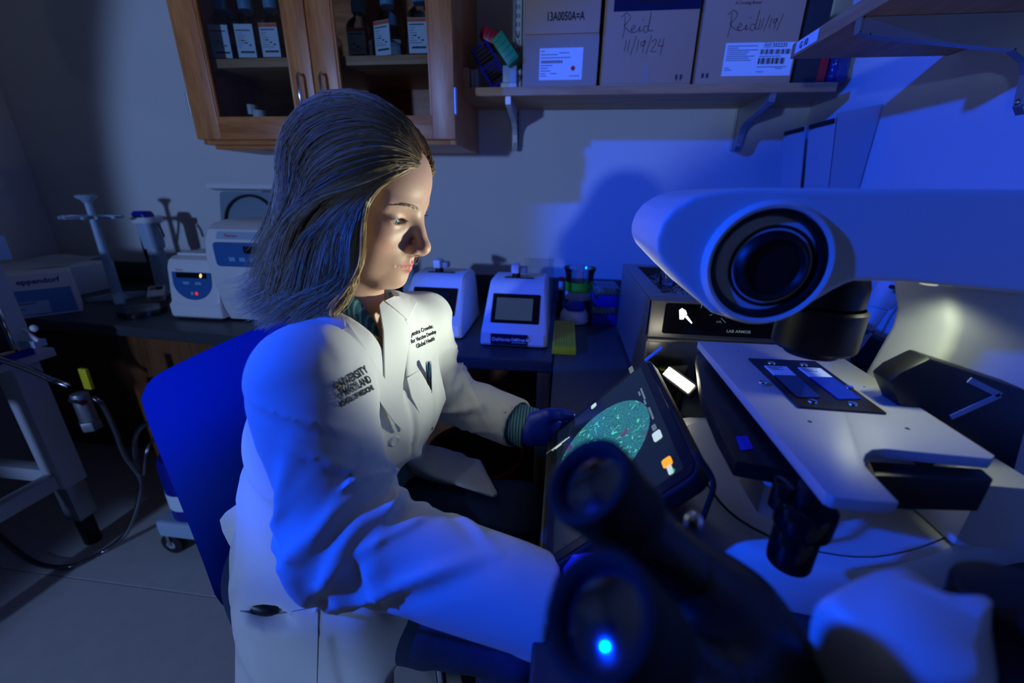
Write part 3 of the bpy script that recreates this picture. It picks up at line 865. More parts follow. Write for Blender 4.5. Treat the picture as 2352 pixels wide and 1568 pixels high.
MB().box((-.222, 1.466, ZB), (-.172, 1.53, ZB + .014), bev=.002).build('base', 'white_plastic', t)
MB().box((-.217, 1.468, ZB + .0143), (-.173, 1.52, ZB + .062), bev=.004).build('body', 'pale_blue_plastic', t)
g = MB()
for q in range(2): g.box((-.3175 + q * .011, 1.468, ZB), (-.3075 + q * .011, 1.56, ZB + .052), bev=.001)
g = g.build('slide_boxes', 'grey_plastic'); tag(g, 'grey slotted slide box beside the wooden end stop', 'box')

# wall-mounted file holder on the right wall
t = thing('file_holder', 'sheet metal wall file holder on the right wall above the microscope arm', 'file holder', (XR, 1.40, 1.215))
m = MB()
def quad(a, b, c_, d_, th=.0018):
    a, b, c_, d_ = [Vector(v) for v in (a, b, c_, d_)]; n = (b - a).cross(c_ - a).normalized() * th
    mm = MB(); mm.loft([[a, b, c_, d_], [a + n, b + n, c_ + n, d_ + n]]); return mm
FZ0, FZ1 = 1.10, 1.425
quad((XR - .002, 1.33, FZ0), (XR - .002, 1.60, FZ0), (XR - .002, 1.60, FZ1), (XR - .002, 1.33, FZ1)).build('back_plate', 'cart_paint', t)
quad((XR - .004, 1.325, FZ0), (.745, 1.325, FZ0), (.700, 1.325, FZ1 - .02), (XR - .004, 1.325, FZ1)).build('side_plate', 'cart_paint', t)
quad((XR - .004, 1.60, FZ0), (.745, 1.60, FZ0), (.700, 1.60, FZ1 - .06), (XR - .004, 1.60, FZ1)).build('side_plate', 'cart_paint', t)
for (a, b) in ((1.325, 1.45), (1.475, 1.60)):
    quad((.745, a, FZ0), (.745, b, FZ0), (.702, b, FZ1 - .05), (.702, a, FZ1 - .03)).build('front_plate', 'cart_paint', t)
    MB().fbox((.701, (a + b) / 2, FZ1 - .038), Y, X, Z, (b - a - .01, .008, .012), bev=.002).build('edge_grip', 'rubber', t)
quad((.745, 1.325, FZ0), (XR - .004, 1.325, FZ0), (XR - .004, 1.60, FZ0), (.745, 1.60, FZ0)).build('bottom_plate', 'cart_paint', t)

# ================================================================== things on the back bench
B0 = BZ + .0005
def cell_counter(x0, x1, yf, labelname, brand):
    w = x1 - x0; cx_ = (x0 + x1) / 2; t = thing('cell_counter', labelname, 'instrument', (cx_, yf + .13, B0), 0, 'benchtop cell counters')
    prof = [(0, .006), (-.003, .012), (0, .043), (.010, .052), (.095, .158), (.110, .170), (.135, .176), (.235, .176), (.262, .165), (.272, .12), (.272, .006)]
    P = []
    m = MB(); rings = []
    for s, f_ in ((-1, 0), (-.98, .5), (-.9, 1), (.9, 1), (.98, .5), (1, 0)):
        ring = []
        for (a, b) in prof:
            fl = 1 - .12 * (b / .176)
            ins = (1 - f_) * .010
            aa = a + (ins if a < .13 else -ins); bb = b - (ins if b > .1 else 0)
            ring.append(Vector((cx_ + s * w / 2 * fl, yf + aa, B0 + bb)))
        rings.append(ring)
    m.loft(rings); m.build('housing', 'white_plastic', t, angle=30)
    MB().box((cx_ - w * .46, yf + .006, B0), (cx_ + w * .46, yf + .262, B0 + .0058), bev=.002).build('foot_plate', 'rubber', t)
    o = Vector((cx_, yf + .010, B0 + .052)); u = Vector((0, .085, .106)).normalized(); n = X.cross(u).normalized()
    if n.y > 0: n = -n
    sw, shh = .142, .094
    def face(name, cxx, cyy, ww, hh, off, mt, par, r=.004):
        return MB().prism(rrect(ww, hh, r), o + X * cxx + u * cyy + n * off, X, u, .0014).build(name, mt, par)
    sc = face('screen_bezel', 0, .066, sw, shh, .0004, 'black_gloss', t)
    face('display', -.004, .064, sw - .034, shh - .024, .0020, 'screen_off' if not brand else 'dim_display', sc, .001)
    pl = MB().prism(rrect(.108, .033, .003), (cx_ - .012, yf + .0005, B0 + .0250), X, Z, .0045).build('name_plate', 'navy_label', t)
    yt = yf - .0043
    if brand: text('lettering', 'DeNovix', .0145, (cx_ - .062, yt, B0 + .021), X, Z, 'label_white', pl, bold=.0002)
    text('lettering', 'CellDrop BF', .0105, (cx_ - .006, yt, B0 + .023), X, Z, 'label_white', pl, bold=.0004)
    lines(MB(), (cx_ - .004, yt, B0 + .0175), X, Z, [(0, .042, 0)], .0012).build('print', 'label_white', pl)
    # sample arm on top
    tz = B0 + .1765
    pts = [(.045 * math.cos(R(a)), .038 * math.sin(R(a))) for a in range(0, 181, 12)]
    MB().prism(pts, (cx_, yf + .140, tz), X, Y, .003).build('sample_plate', 'black_gloss', t)
    MB().cyl((cx_ - .012, yf + .165, tz + .003), (cx_ - .012, yf + .165, tz + .013), .013, n=20).build('pivot', 'black_plastic', t)
    a_ = MB().box((cx_ - .026, yf + .140, tz + .0135), (cx_ - .002, yf + .19, tz + .040), bev=.005, seg=3).build('sample_arm', 'white_plastic', t)
    MB().box((cx_ - .0015, yf + .150, tz + .0135), (cx_ + .020, yf + .185, tz + .032), bev=.003).build('arm_grip', 'grey_plastic', a_)
    return t
mat('dim_display', (.05, .07, .075), .25, emis=(.05, .08, .085), estr=.35)
cell_counter(-.228, -.030, 1.108, 'white cell counter with grey lit screen beside the yellow rack', True)
cell_counter(-.490, -.290, 1.150, 'white cell counter with dark screen, nearer to the seated person', False)

t = thing('tube_rack', 'yellow tube rack on the corner of the two benches', 'rack', (.017, 1.2, B0))
MB().box((-.016, 1.075, B0), (.052, 1.330, B0 + .020), bev=.003).build('body', 'yellow_plastic', t)
m = MB()
for i in range(8):
    for j in range(24):
        m.box((-.0125 + i * .0078, 1.082 + j * .0101, B0 + .0201), (-.0125 + i * .0078 + .0060, 1.082 + j * .0101 + .0082, B0 + .0245), bev=0)
o_ = m.build('well_grid', 'yellow_plastic', t); o_['kind'] = 'stuff'

t = thing('vortex_mixer', 'small white vortex mixer with blue rubber cup behind the yellow rack', 'mixer', (.055, 1.405, B0))
o = Vector((.052, 1.40, B0))
MB().lathe([(0, 0), (.044, 0), (.050, .004), (.050, .022), (.046, .034), (.040, .042), (.030, .044), (0, .044)], o, n=40).build('base', 'white_plastic', t)
MB().lathe([(.032, .0445), (.035, .052), (.034, .060), (.026, .070), (.012, .075), (0, .076)], o, n=36).build('cup', 'rack_blue', t)
t = thing('beaker', 'tall clear plastic beaker with green tape behind the vortex mixer', 'beaker', (.06, 1.53, B0))
o = Vector((.066, 1.52, B0))
MB().lathe([(0, 0), (.042, 0), (.044, .003), (.052, .150), (.060, .170), (.0585, .171), (.050, .150), (.042, .005), (0, .004)], o, n=44).build('wall', 'clear_plastic', t)
MB().lathe([(.0500, .085), (.0518, .120), (.0522, .120), (.0504, .085)], o, n=44).build('green_band', 'green_tape', t)
MB().lathe([(.0482, .055), (.0500, .0845), (.0504, .0845), (.0486, .055)], o, n=44).build('white_band', 'label_white', t)
t = thing('marker_tube', 'slim tube with red cap standing beside the clear beaker', 'tube', (.0, 1.46, B0))
o = Vector((.000, 1.455, B0))
MB().cyl(o, o + Z * .100, .0085, n=16).build('body', 'black_plastic', t); MB().cyl(o + Z * .1003, o + Z * .130, .0085, n=16).build('barrel', 'white_plastic', t)
MB().cyl(o + Z * .1303, o + Z * .146, .0092, n=16, bev=.002).build('cap', 'red_plastic', t)
pane_glass('lid_plastic', (.55, .78, .80), .2, .18)
def tipbox(z0, ang, lab):
    t = thing('pipette_tip_box', lab, 'box', (.150, 1.42, z0), ang, 'stacked blue pipette tip boxes')
    MB().box((-.041, -.058, 0), (.041, .058, .040), bev=.004).build('tray', 'tip_blue', t, world=False)
    MB().box((-.043, -.060, .0403), (.043, .060, .066), bev=.006, seg=3).build('lid', 'lid_plastic', t, world=False)
    MB().box((-.043, -.0625, .030), (-.033, -.0585, .062), bev=.001).build('clip', 'lid_plastic', t, world=False)
    m = MB()
    for i in range(6):
        for j in range(9): m.cyl((-.032 + i * .0128, -.048 + j * .012, .0404), (-.032 + i * .0128, -.048 + j * .012, .050), .0042, n=6)
    m.build('tips', 'white_plastic', t, world=False)
tipbox(B0, 0, 'blue pipette tip box at the bottom of the stack beside the bead bath')
tipbox(B0 + .0665, .05, 'blue pipette tip box lying on top of its stack beside the bead bath')
s_ = MB().fbox((-.085, 1.470, B0 + .105), X, (0, 1, 0), (0, .12, 1), (.110, .003, .20)).build('acrylic_sheet', 'clear_plastic'); tag(s_, 'clear acrylic sheet standing behind the lit cell counter', 'sheet')
# clutter between the face and the cell counters
t = thing('wash_bottle', 'blue squeeze bottle far back on the bench beside the dark-screened cell counter', 'bottle', (-.60, 1.52, B0))
o = Vector((-.585, 1.53, B0))
MB().lathe([(0, 0), (.032, 0), (.034, .004), (.033, .075), (.020, .098), (.012, .105), (.012, .118), (.016, .119), (.016, .138), (0, .140)], o, n=28).build('body', 'pale_blue_plastic', t)
MB().tube([o + Z * .140, o + Z * .155, o + Vector((.012, 0, .163)), o + Vector((.032, 0, .158))], .004, smooth=4).build('spout', 'pale_blue_plastic', t)
t = thing('weigh_dish', 'white dish of orange and red caps behind the dark-screened cell counter', 'dish', (-.47, 1.55, B0))
o = Vector((-.475, 1.545, B0))
MB().lathe([(0, 0), (.045, 0), (.062, .038), (.060, .038), (.043, .003), (0, .003)], o, n=32).build('dish', 'white_plastic', t)
mat('orange_cap', (.75, .22, .02), .4)
for q in range(14):
    a = q * 2.4; rr = .008 + .010 * (q % 4); c = o + Vector((rr * math.cos(a), rr * math.sin(a), .012 + .0065 * (q // 3)))
    MB().cyl(c - Vector((0, 0, .005)), c + Vector((.003, 0, .006)), .011, n=12, bev=.001).build('tube_cap', 'orange_cap' if q % 3 else 'red_plastic', t)
cb = MB().tube([(-.66, 1.63, B0 + .004), (-.56, 1.60, B0 + .07), (-.47, 1.62, B0 + .085), (-.36, 1.61, B0 + .055), (-.30, 1.60, B0 + .004), (-.2, 1.63, B0 + .004), (-.08, 1.64, B0 + .004)], .0035, smooth=6).build('power_cable', 'rubber'); tag(cb, 'black power cable looping behind the two cell counters', 'cable')
mr = MB().box((-.255, 1.42, B0), (-.245, 1.64, B0 + .10), bev=.002).build('dark_tray', 'black_gloss'); tag(mr, 'dark glossy tray standing between the two cell counters', 'tray')

# ------------------------------------------------------------------ centrifuges
mat('grey_blue', (.22, .30, .36), .5)
def microfuge():
    x0, x1, y0, y1 = -1.318, -1.132, 1.200, 1.43; h = .215; cx_ = (x0 + x1) / 2
    t = thing('microcentrifuge', 'small white centrifuge with open lid, round blue panel and lit zero display', 'centrifuge', (cx_, (y0 + y1) / 2, B0))
    prof = [(0, .010), (-.004, .016), (-.004, .052), (.004, .062), (.022, .180), (.032, .200), (.050, .210), (y1 - y0 - .02, .210), (y1 - y0, .19), (y1 - y0, .010)]
    m = MB(); rings = []
    for s, f_ in ((-1, 0), (-.97, .6), (-.88, 1), (.88, 1), (.97, .6), (1, 0)):
        rings.append([Vector((cx_ + s * (x1 - x0) / 2 * (1.04 if b < .058 else 1.0), y0 + a + (1 - f_) * (.008 if a < .1 else -.008), B0 + b - ((1 - f_) * .008 if b > .1 else 0))) for (a, b) in prof])
    m.loft(rings).build('housing', 'white_plastic', t, angle=30)
    MB().box((x0 + .012, y0 + .01, B0), (x1 - .012, y1 - .01, B0 + .0098)).build('feet', 'rubber', t)
    o = Vector((cx_, y0 + .004, B0 + .062)); u = Vector((0, .018, .118)).normalized(); n = Vector((0, -u.z, u.y))
    pts = [(-.072, .100), (-.072, .085)] + [(.072 * math.cos(R(a)), .070 + .062 * math.sin(R(a))) for a in range(190, 351, 10)] + [(.072, .085), (.072, .100)]
    pn_ = MB().prism(pts, o + n * .0004, X, u, .0016).build('control_panel', 'blue_panel', t)
    MB().prism(rrect(.112, .018, .001), o + u * .090 + n * .0021, X, u, .001).build('display', 'black_gloss', pn_)
    glow('amber_digit', (1.0, .72, .25), 2.2)
    text('lettering', '0', .018, o + X * .030 + u * .0838 + n * .0034, X, u, 'amber_digit', pn_, shear=.15)
    MB().fbox(o + X * .012 + u * .030 + n * .0026, X, u, n, (.009, .010, .002), bev=.0008).build('button', glow('red_lamp', (1.0, .03, .04), .7), pn_)
    MB().fbox(o - X * .004 + u * .030 + n * .0026, X, u, n, (.009, .010, .002), bev=.0008).build('button', 'pale_blue_plastic', pn_)
    for q in (-.022, .022): MB().fbox(o + X * q + u * .064 + n * .0024, X, u, n, (.022, .009, .0008)).build('key', 'cap_blue', pn_)
    text('lettering', 'Thermo', .008, o - X * .058 + u * .105 + n * .0006, X, u, 'red_dot', t)
    # open lid standing at the back
    hy = y1 + .045; up = Vector((0, .22, 1)).normalized(); lx_ = cx_ + .052
    MB().prism(rrect(.255, .205, .015), (lx_, hy, B0 + .315), X, up, -.030, bev=.005).build('lid', 'grey_blue', t)
    c0 = Vector((lx_, hy - .007, B0 + .315)); MB().tube([c0 + X * (.100 * math.cos(R(a))) + up * (.088 * math.sin(R(a))) for a in range(0, 361, 12)], .0045).build('lid_seal', 'rubber', t)
    MB().prism(rrect(.262, .018, .005), (lx_, hy + .012, B0 + .4245), X, up, .040, bev=.003).build('lid_rim', 'white_plastic', t)
    MB().box((x0 + .02, y0 + .055, B0 + .2105), (x1 - .005, y1 - .02, B0 + .219), bev=.003).build('rotor_cover', 'white_plastic', t)
    for s_ in (-1, 1): MB().box((lx_ + s_ * .05 - .008, y1 - .012, B0 + .19), (lx_ + s_ * .05 + .008, y1 + .036, B0 + .225), bev=.002).build('lid_hinge', 'grey_plastic', t)
    MB().box((cx_ + .03, y0 + .05, B0 + .2195), (cx_ + .07, y0 + .075, B0 + .224), bev=.001).build('lid_latch', 'grey_plastic', t)
    return t
microfuge()

def centrifuge():
    x0, x1, y0, y1 = -1.124, -.74, 1.170, 1.425; cx_ = (x0 + x1) / 2
    t = thing('benchtop_centrifuge', 'large white centrifuge with blue sloping panel behind the blond hair', 'centrifuge', (cx_, (y0 + y1) / 2, B0))
    D = y1 - y0
    prof = [(.045, .008), (.03, .05), (.012, .16), (.006, .22), (.012, .27), (.030, .305), (.060, .322), (.12, .330), (D - .02, .330), (D, .31), (D, .008)]
    rings = []
    for s, f_ in ((-1, 0), (-.98, .55), (-.93, 1), (.93, 1), (.98, .55), (1, 0)):
        rings.append([Vector((cx_ + s * (x1 - x0) / 2, y0 + a + (1 - f_) * (.012 if a < .2 else -.012), B0 + b - ((1 - f_) * .012 if b > .1 else 0))) for (a, b) in prof])
    MB().loft(rings).build('housing', 'white_plastic', t, angle=30)
    MB().box((x0 + .03, y0 + .07, B0), (x1 - .03, y1 - .03, B0 + .0078)).build('feet', 'rubber', t)
    o = Vector((cx_, y0 + .008, B0 + .195)); u = Vector((0, .0, 1)).normalized()
    pn_ = MB().prism(rrect(.27, .074, .012), (cx_ - .012, y0 + .006, B0 + .232), X, Z, .006).build('control_panel', 'blue_panel', t)
    MB().prism(rrect(.26, .024, .004), (cx_ - .012, y0 + .0215, B0 + .287), X, Vector((0, .55, 1)), .004).build('name_strip', 'pale_blue_plastic', t)
    text('lettering', 'Thermo', .014, (x0 + .075, y0 + .0145, B0 + .284), X, Vector((0, .55, 1)), 'red_dot', t)
    MB().prism(rrect(.09, .022, .001), (cx_ + .0, y0 - .0003, B0 + .248), X, Z, .001).build('display', 'black_gloss', pn_)
    for q in range(3): MB().fbox((cx_ - .09 + q * .035, y0 - .0008, B0 + .218), X, Z, -Y, (.020, .012, .001)).build('key', 'cap_blue', pn_)
    return t
centrifuge()

# ------------------------------------------------------------------ pipette stands, dish, device, box, papers
def carousel(x, y, label):
    t = thing('pipette_stand', label, 'stand', (x, y, B0)); o = Vector((x, y, B0))
    m = MB()
    m.lathe([(0, 0), (.030, 0), (.032, .006), (.022, .020), (.016, .034)], o, n=28)
    for a in (200, 320, 80):
        dv = Vector((math.cos(R(a)), math.sin(R(a)), 0)); m.loft([[o + dv * r_ + dv.cross(Z) * s * w_ + Z * z_ for (s, z_) in ((-1, 0), (1, 0), (.8, hh), (-.8, hh))] for (r_, w_, hh) in ((.0, .022, .030), (.05, .018, .020), (.10, .016, .012), (.108, .010, .006))])
    m.build('foot', 'pale_blue_plastic', t)
    MB().lathe([(.017, .030), (.015, .10), (.0115, .30), (.0105, .372)], o, n=24, close=True).build('pole', 'pale_blue_plastic', t)
    MB().lathe([(.0106, .365), (.018, .378), (.030, .386), (.032, .392), (.018, .397), (0, .397)], o, n=28).build('top_knob', 'pale_blue_plastic', t)
    MB().lathe([(.012, .310), (.036, .312), (.038, .322), (.012, .326)], o, n=28).build('hub', 'pale_blue_plastic', t)
    for a in range(15, 375, 60):
        dv = Vector((math.cos(R(a)), math.sin(R(a)), 0)); sd = dv.cross(Z)
        mm = MB()
        for s in (-1, 1): mm.loft([[o + dv * r_ + sd * (s * w0 + e * .004) + Z * (.313 + zz) for (e, zz) in ((-1, 0), (1, 0), (1, .010), (-1, .010))] for (r_, w0) in ((.034, .010), (.065, .016), (.088, .018))])
        mm.build('holder_arm', 'pale_blue_plastic', t)
    return t
carousel(-1.756, 1.395, 'tall pale blue pipette carousel stand beside the printed box')

t = thing('pipette_charger', 'stout pale blue pipette charging stand with dark cord near the centrifuges', 'stand', (-1.66, 1.50, B0)); o = Vector((-1.665, 1.52, B0))
MB().prism(rrect(.10, .11, .03), o, X, Y, .016, bev=.004).build('foot', 'pale_blue_plastic', t)
ring = lambda w, d_, z, dx=0, dy=0: [o + Vector((p[0] + dx, p[1] + dy, z)) for p in rrect(w, d_, min(w, d_) * .3, 4)]
MB().loft([ring(.062, .062, .016), ring(.056, .056, .06), ring(.046, .046, .19)]).build('column', 'pale_blue_plastic', t)
MB().loft([ring(.056, .060, .190), ring(.058, .064, .21), ring(.060, .070, .29)]).build('upper_housing', 'pale_blue_plastic', t)
MB().loft([ring(.078, .080, .290), ring(.086, .085, .30), ring(.086, .085, .312)]).build('collar', 'white_plastic', t)
MB().loft([ring(.064, .05, .3125, -.012), ring(.066, .052, .325, -.014), ring(.05, .04, .335, -.012)]).build('cradle', 'tip_blue', t)
MB().tube([o + Vector((-.045, 0, .31)), o + Vector((-.055, .01, .27)), o + Vector((-.085, .03, .19)), o + Vector((-.10, .05, .10)), o + Vector((-.095, .07, .015)), o + Vector((-.06, .10, .006)), o + Vector((-.02, .12, .006))], .006, smooth=6).build('cord', 'rubber', t)
MB().tube([o + Vector((.038, 0, .285)), o + Vector((.048, .0, .265)), o + Vector((.052, .0, .235))], .006, smooth=4).build('clip', 'black_plastic', t)

t = thing('petri_dish', 'clear round petri dish lying on the bench in front of the centrifuges', 'dish', (-1.49, 1.235, B0)); o = Vector((-1.485, 1.245, B0))
MB().lathe([(0, 0), (.068, 0), (.068, .016), (.0665, .016), (.0665, .0015), (0, .0015)], o, n=56).build('base', 'clear_plastic', t)
MB().lathe([(.0695, .004), (.071, .004), (.071, .0195), (0, .0195), (0, .018), (.0695, .018)], o, n=56).build('lid', 'clear_plastic', t)

t = thing('thermometer', 'small white electronic handset lying by the centrifuge with coiled cable', 'handset', (-1.60, 1.42, B0)); c = Vector((-1.600, 1.415, B0 + .026)); ax_ = Vector((.62, -.75, -.22)).normalized(); ay_ = Vector((.77, .63, 0)).normalized(); az_ = ax_.cross(ay_); az_ = az_ if az_.z > 0 else -az_
MB().fbox(c, ax_, ay_, az_, (.10, .055, .028), bev=.006, seg=3).build('body', 'white_plastic', t)
MB().fbox(c + az_ * .0142 - ax_ * .022, ax_, ay_, az_, (.034, .040, .001)).build('display', 'black_gloss', t)
MB().fbox(c + ax_ * .0505 + az_ * .004, ax_, ay_, az_, (.0012, .030, .012)).build('connector_panel', 'grey_plastic', t)
cb = MB().tube([(-1.545, 1.44, B0 + .004), (-1.52, 1.46, B0 + .005), (-1.47, 1.45, B0 + .005), (-1.44, 1.42, B0 + .006), (-1.44, 1.47, B0 + .005), (-1.47, 1.54, B0 + .005), (-1.47, 1.60, B0 + .005), (-1.40, 1.65, B0 + .004)], .003, smooth=6).build('thin_cable', 'rubber'); tag(cb, 'thin black cable lying on the bench beside the white handset', 'cable')

ax_ = Vector((.50, .865, 0)); ax_ = Vector((.62, .785, 0)).normalized(); ay_ = Z; nn = ax_.cross(Z)     # nn points to the camera side
bc = Vector((-1.720, 1.235, B0))
t = thing('printed_box', 'white and blue supply box with large name print at the left end of the bench', 'box', bc)
w_, h_, d_ = .285, .145, .155; c0 = bc - ax_ * w_ / 2
MB().fbox(c0 - nn * d_ / 2 + Z * h_ / 2, ax_, nn, Z, (w_, d_, h_), bev=.002).build('carton', 'paper', t)
mat('sky_print', (.10, .28, .62), .5); mat('sky_print_light', (.42, .58, .76), .5); mat('logo_blue', (.01, .03, .20), .5)
MB().fbox(c0 + nn * .0004 + Z * (h_ * .34), ax_, nn, Z, (w_ * .93, .0006, h_ * .60)).build('printed_panel', 'sky_print', t)
MB().fbox(c0 + nn * .0009 + Z * (h_ * .22) - ax_ * .01, ax_, nn, Z, (w_ * .55, .0004, h_ * .30)).build('printed_panel', 'sky_print_light', t)
text('lettering', 'eppendorf', .024, c0 + nn * .0012 + Z * (h_ * .78) + ax_ * .012, ax_, Z, 'logo_blue', t, bold=.0005)
lines(MB(), c0 + nn * .0014 + Z * (h_ * .30) - ax_ * .06, ax_, Z, [(0, .10, .004), (0, .06, -.014), (.05, .07, -.014)], .003).build('print', 'logo_blue', t)
P = []
for i in range(9):
    row = []
    for j in range(7):
        u_, v_ = i / 8, j / 6; row.append(Vector((-2.13 + u_ * .29 + .05 * v_, 1.225 + .18 * v_ + .03 * u_, B0 + h_ + .006 + .020 * math.sin(u_ * 3.0) * (1 - v_ * .4) + .012 * u_ * v_ + .006 * math.sin(u_ * 9 + v_ * 5))))
    P.append(row)
s_ = MB().grid(P, .0015).build('paper_sheaf', 'paper'); tag(s_, 'loose curled paper sheets lying on the printed supply box', 'paper')
m = MB().box((-2.34, 1.30, B0), (-1.98, 1.60, B0 + .115), bev=.004).build('supply_carton', 'paper'); tag(m, 'low white carton in the left corner of the bench under the papers', 'box')
# ================================================================== bead bath
BX0, BX1, BY0, BY1, BZ1 = .190, .560, .862, 1.330, .990
t = thing('bead_bath', 'brushed steel bead bath with black front panel and glowing emblem', 'bath', ((BX0 + BX1) / 2, (BY0 + BY1) / 2, B0))
m = MB()
m.box((BX0, BY0 + .004, B0 + .012), (BX0 + .006, BY1, BZ1 - .001), bev=.001); m.box((BX1 - .006, BY0 + .004, B0 + .012), (BX1, BY1, BZ1 - .001), bev=.001)
m.box((BX0 + .006, BY1 - .006, B0 + .012), (BX1 - .006, BY1, BZ1 - .001))
m.build('side_panels', 'satin_metal', t)
MB().box((BX0 + .006, BY0 + .03, B0 + .012), (BX1 - .006, BY0 + .036, .908), bev=.001).build('lower_front', 'steel', t)
MB().box((BX0, BY0, .908), (BX1, BY0 + .02, BZ1), bev=.003).build('front_panel', 'satin_metal', t)
MB().box((BX0 - .001, BY0 - .008, .900), (BX1 + .001, BY0 + .03, .9075), bev=.002).build('front_ledge', 'satin_metal', t)
for (a, b) in (((BX0, BY0 + .020), (BX1, BY0 + .072)), ((BX0, BY1 - .04), (BX1, BY1)), ((BX0, BY0 + .072), (BX0 + .036, BY1 - .04)), ((BX1 - .036, BY0 + .072), (BX1, BY1 - .04))):
    MB().box((a[0], a[1], BZ1 - .004), (b[0], b[1], BZ1), bev=.001).build('top_rim', 'satin_metal', t)
MB().box((BX0 + .03, BY0 + .066, .930), (BX1 - .03, BY1 - .034, .934)).build('basin', 'satin_metal', t)
gp = MB().prism(rrect(BX1 - BX0 - .045, .066, .005), ((BX0 + BX1) / 2 + .006, BY0 - .0004, .952), X, Z, .0012).build('control_glass', 'black_gloss', t)
glow('emblem_glow', (.62, .82, 1.0), 3.0); glow('dim_print', (.25, .32, .42), .35)
def on_bath(px, py): p = at(px, py, y=BY0 - .0018); return (p.x, p.z)
em = [[(1560, 712), (1566, 708), (1574, 722), (1570, 733), (1561, 733)], [(1566, 707), (1575, 713), (1578, 721), (1574, 724)], [(1572, 727), (1578, 724), (1590, 741), (1588, 743)]]
m = MB()
for poly in em: m.prism([on_bath(*q) for q in poly], (0, BY0 - .0018, 0), X, Z, .0006)
m.build('emblem', 'emblem_glow', gp)
a_ = on_bath(1668, 763); text('lettering', 'LAB ARMOR', .0088, (a_[0], BY0 - .0018, a_[1]), X, Z, 'dim_print', gp, bold=.0001)
a_ = on_bath(1645, 741); text('lettering', 'CTL', .006, (a_[0], BY0 - .0018, a_[1]), X, Z, 'dim_print', gp)
m = MB()
for (p, q) in (((1628, 712), (1635, 716)), ((1630, 724), (1636, 722)), ((1656, 730), (1667, 741))): 
    a_, b_ = on_bath(*p), on_bath(*q); m.tube([(a_[0], BY0 - .0018, a_[1]), (b_[0], BY0 - .0018, b_[1])], .0006, n=5)
a_ = on_bath(1611, 703); m.tube([(a_[0], BY0 - .0018, a_[1] - .004), (a_[0], BY0 - .0018, a_[1] + .004)], .0008, n=5)
m.build('icons', 'dim_print', gp)
rb = random.Random(5); b_ = bmesh.new(); bmesh.ops.create_icosphere(b_, subdivisions=1, radius=.0052)
iv = np.array([v.co[:] for v in b_.verts]); ifc = np.array([[v.index for v in f_.verts] for f_ in b_.faces]); b_.free(); bV, bQ = [], []
for i in range(34):
    for j in range(40):
        x_ = BX0 + .041 + i * .0087 + rb.uniform(-.002, .002); y_ = BY0 + .077 + j * .0091 + rb.uniform(-.002, .002)
        if x_ > BX1 - .041 or y_ > BY1 - .045: continue
        bQ.append(ifc + len(bV) * len(iv)); bV.append(iv * np.array([1, 1, rb.uniform(.6, .9)]) + np.array([x_, y_, .962 + rb.uniform(-.004, .005)]))
me_ = mesh_from('thermal_beads', np.concatenate(bV), np.concatenate(bQ)); o_ = link_mesh('thermal_beads', me_, 'bath_beads', t); o_['kind'] = 'stuff'
t = thing('glass_jar', 'small clear jar standing in the beads of the bath', 'jar', (.282, 1.13, .968)); o = Vector((.282, 1.13, .968))
MB().lathe([(0, 0), (.020, 0), (.021, .003), (.021, .035), (.015, .044), (.015, .052), (.0135, .052), (.0135, .044), (.0195, .034), (.0195, .004), (0, .003)], o, n=28).build('glass', 'clear_plastic', t)
MB().lathe([(.0150, .046), (.017, .047), (.017, .060), (0, .060)], o, n=28).build('lid', 'lid_plastic', t)

# ================================================================== microscope with the tablet
YC = .50
mic = thing('digital_microscope', 'white microscope with long arm and flat stage under blue light', 'microscope', (.45, YC, B0))
plan = [(.176, .62), (.168, .55), (.168, .47), (.180, .41), (.215, .372), (.270, .353), (.330, .354), (.400, .378), (.470, .412), (.560, .452), (.650, .475), (.740, .480), (.755, .50), (.755, .64), (.74, .66), (.45, .665), (.25, .66), (.195, .645)]
plan = [(p.x, p.y) for p in spline([Vector((a, b, 0)) for (a, b) in plan + plan[:1]], 3)][:-1]
cxp, cyp = .45, .52
def ringz(sc, z): return [Vector((cxp + (x - cxp) * sc, cyp + (y - cyp) * sc, z)) for (x, y) in plan]
MB().loft([ringz(.985, B0), ringz(1.0, B0 + .006), ringz(1.0, .822), ringz(.985, .833), ringz(.955, .838)]).build('base', 'scope_white', mic, angle=45)
MB().loft([ringz(.86, .8382), ringz(.86, .8405)]).build('base_cover', 'scope_white', mic)
MB().loft([ringz(.867, .8375), ringz(.867, .8386)]).build('cover_joint', 'black_plastic', mic)
# pillar at the wall side
pil = [(.412, 1.112), (.432, 1.064), (.434, 1.040), (.424, .985), (.408, .905), (.408, .842), (.745, .842), (.750, 1.112)]
MB().prism(pil, (0, .575, 0), X, Z, .088, bev=.012, seg=3).build('pillar', 'scope_white', mic)
# black housing in front of the pillar
def pp(l, y): return [(at(a, b, y=y).x, at(a, b, y=y).z) for (a, b) in l]
bb = MB().prism(pp([(2035, 872), (2062, 850), (2128, 818), (2350, 892), (2352, 960), (2318, 1088), (2250, 1100), (2120, 1080)], .46), (0, .4845, 0), X, Z, .030, bev=.004, seg=2).build('filter_housing', 'black_plastic', mic)
P0 = [Vector((p[0], .4535, p[1])) for p in pp([(2226, 872), (2297, 907), (2184, 958)], .4535)]
m = MB()
for a, b in zip(P0, P0[1:]): dv = b - a; m.fbox((a + b) / 2, dv, Y, dv.cross(Y), (dv.length, .0012, .0062))
m.build('reflection_strips', 'grey_plastic', bb)  # grey strips imitate an angled reflection on the black housing
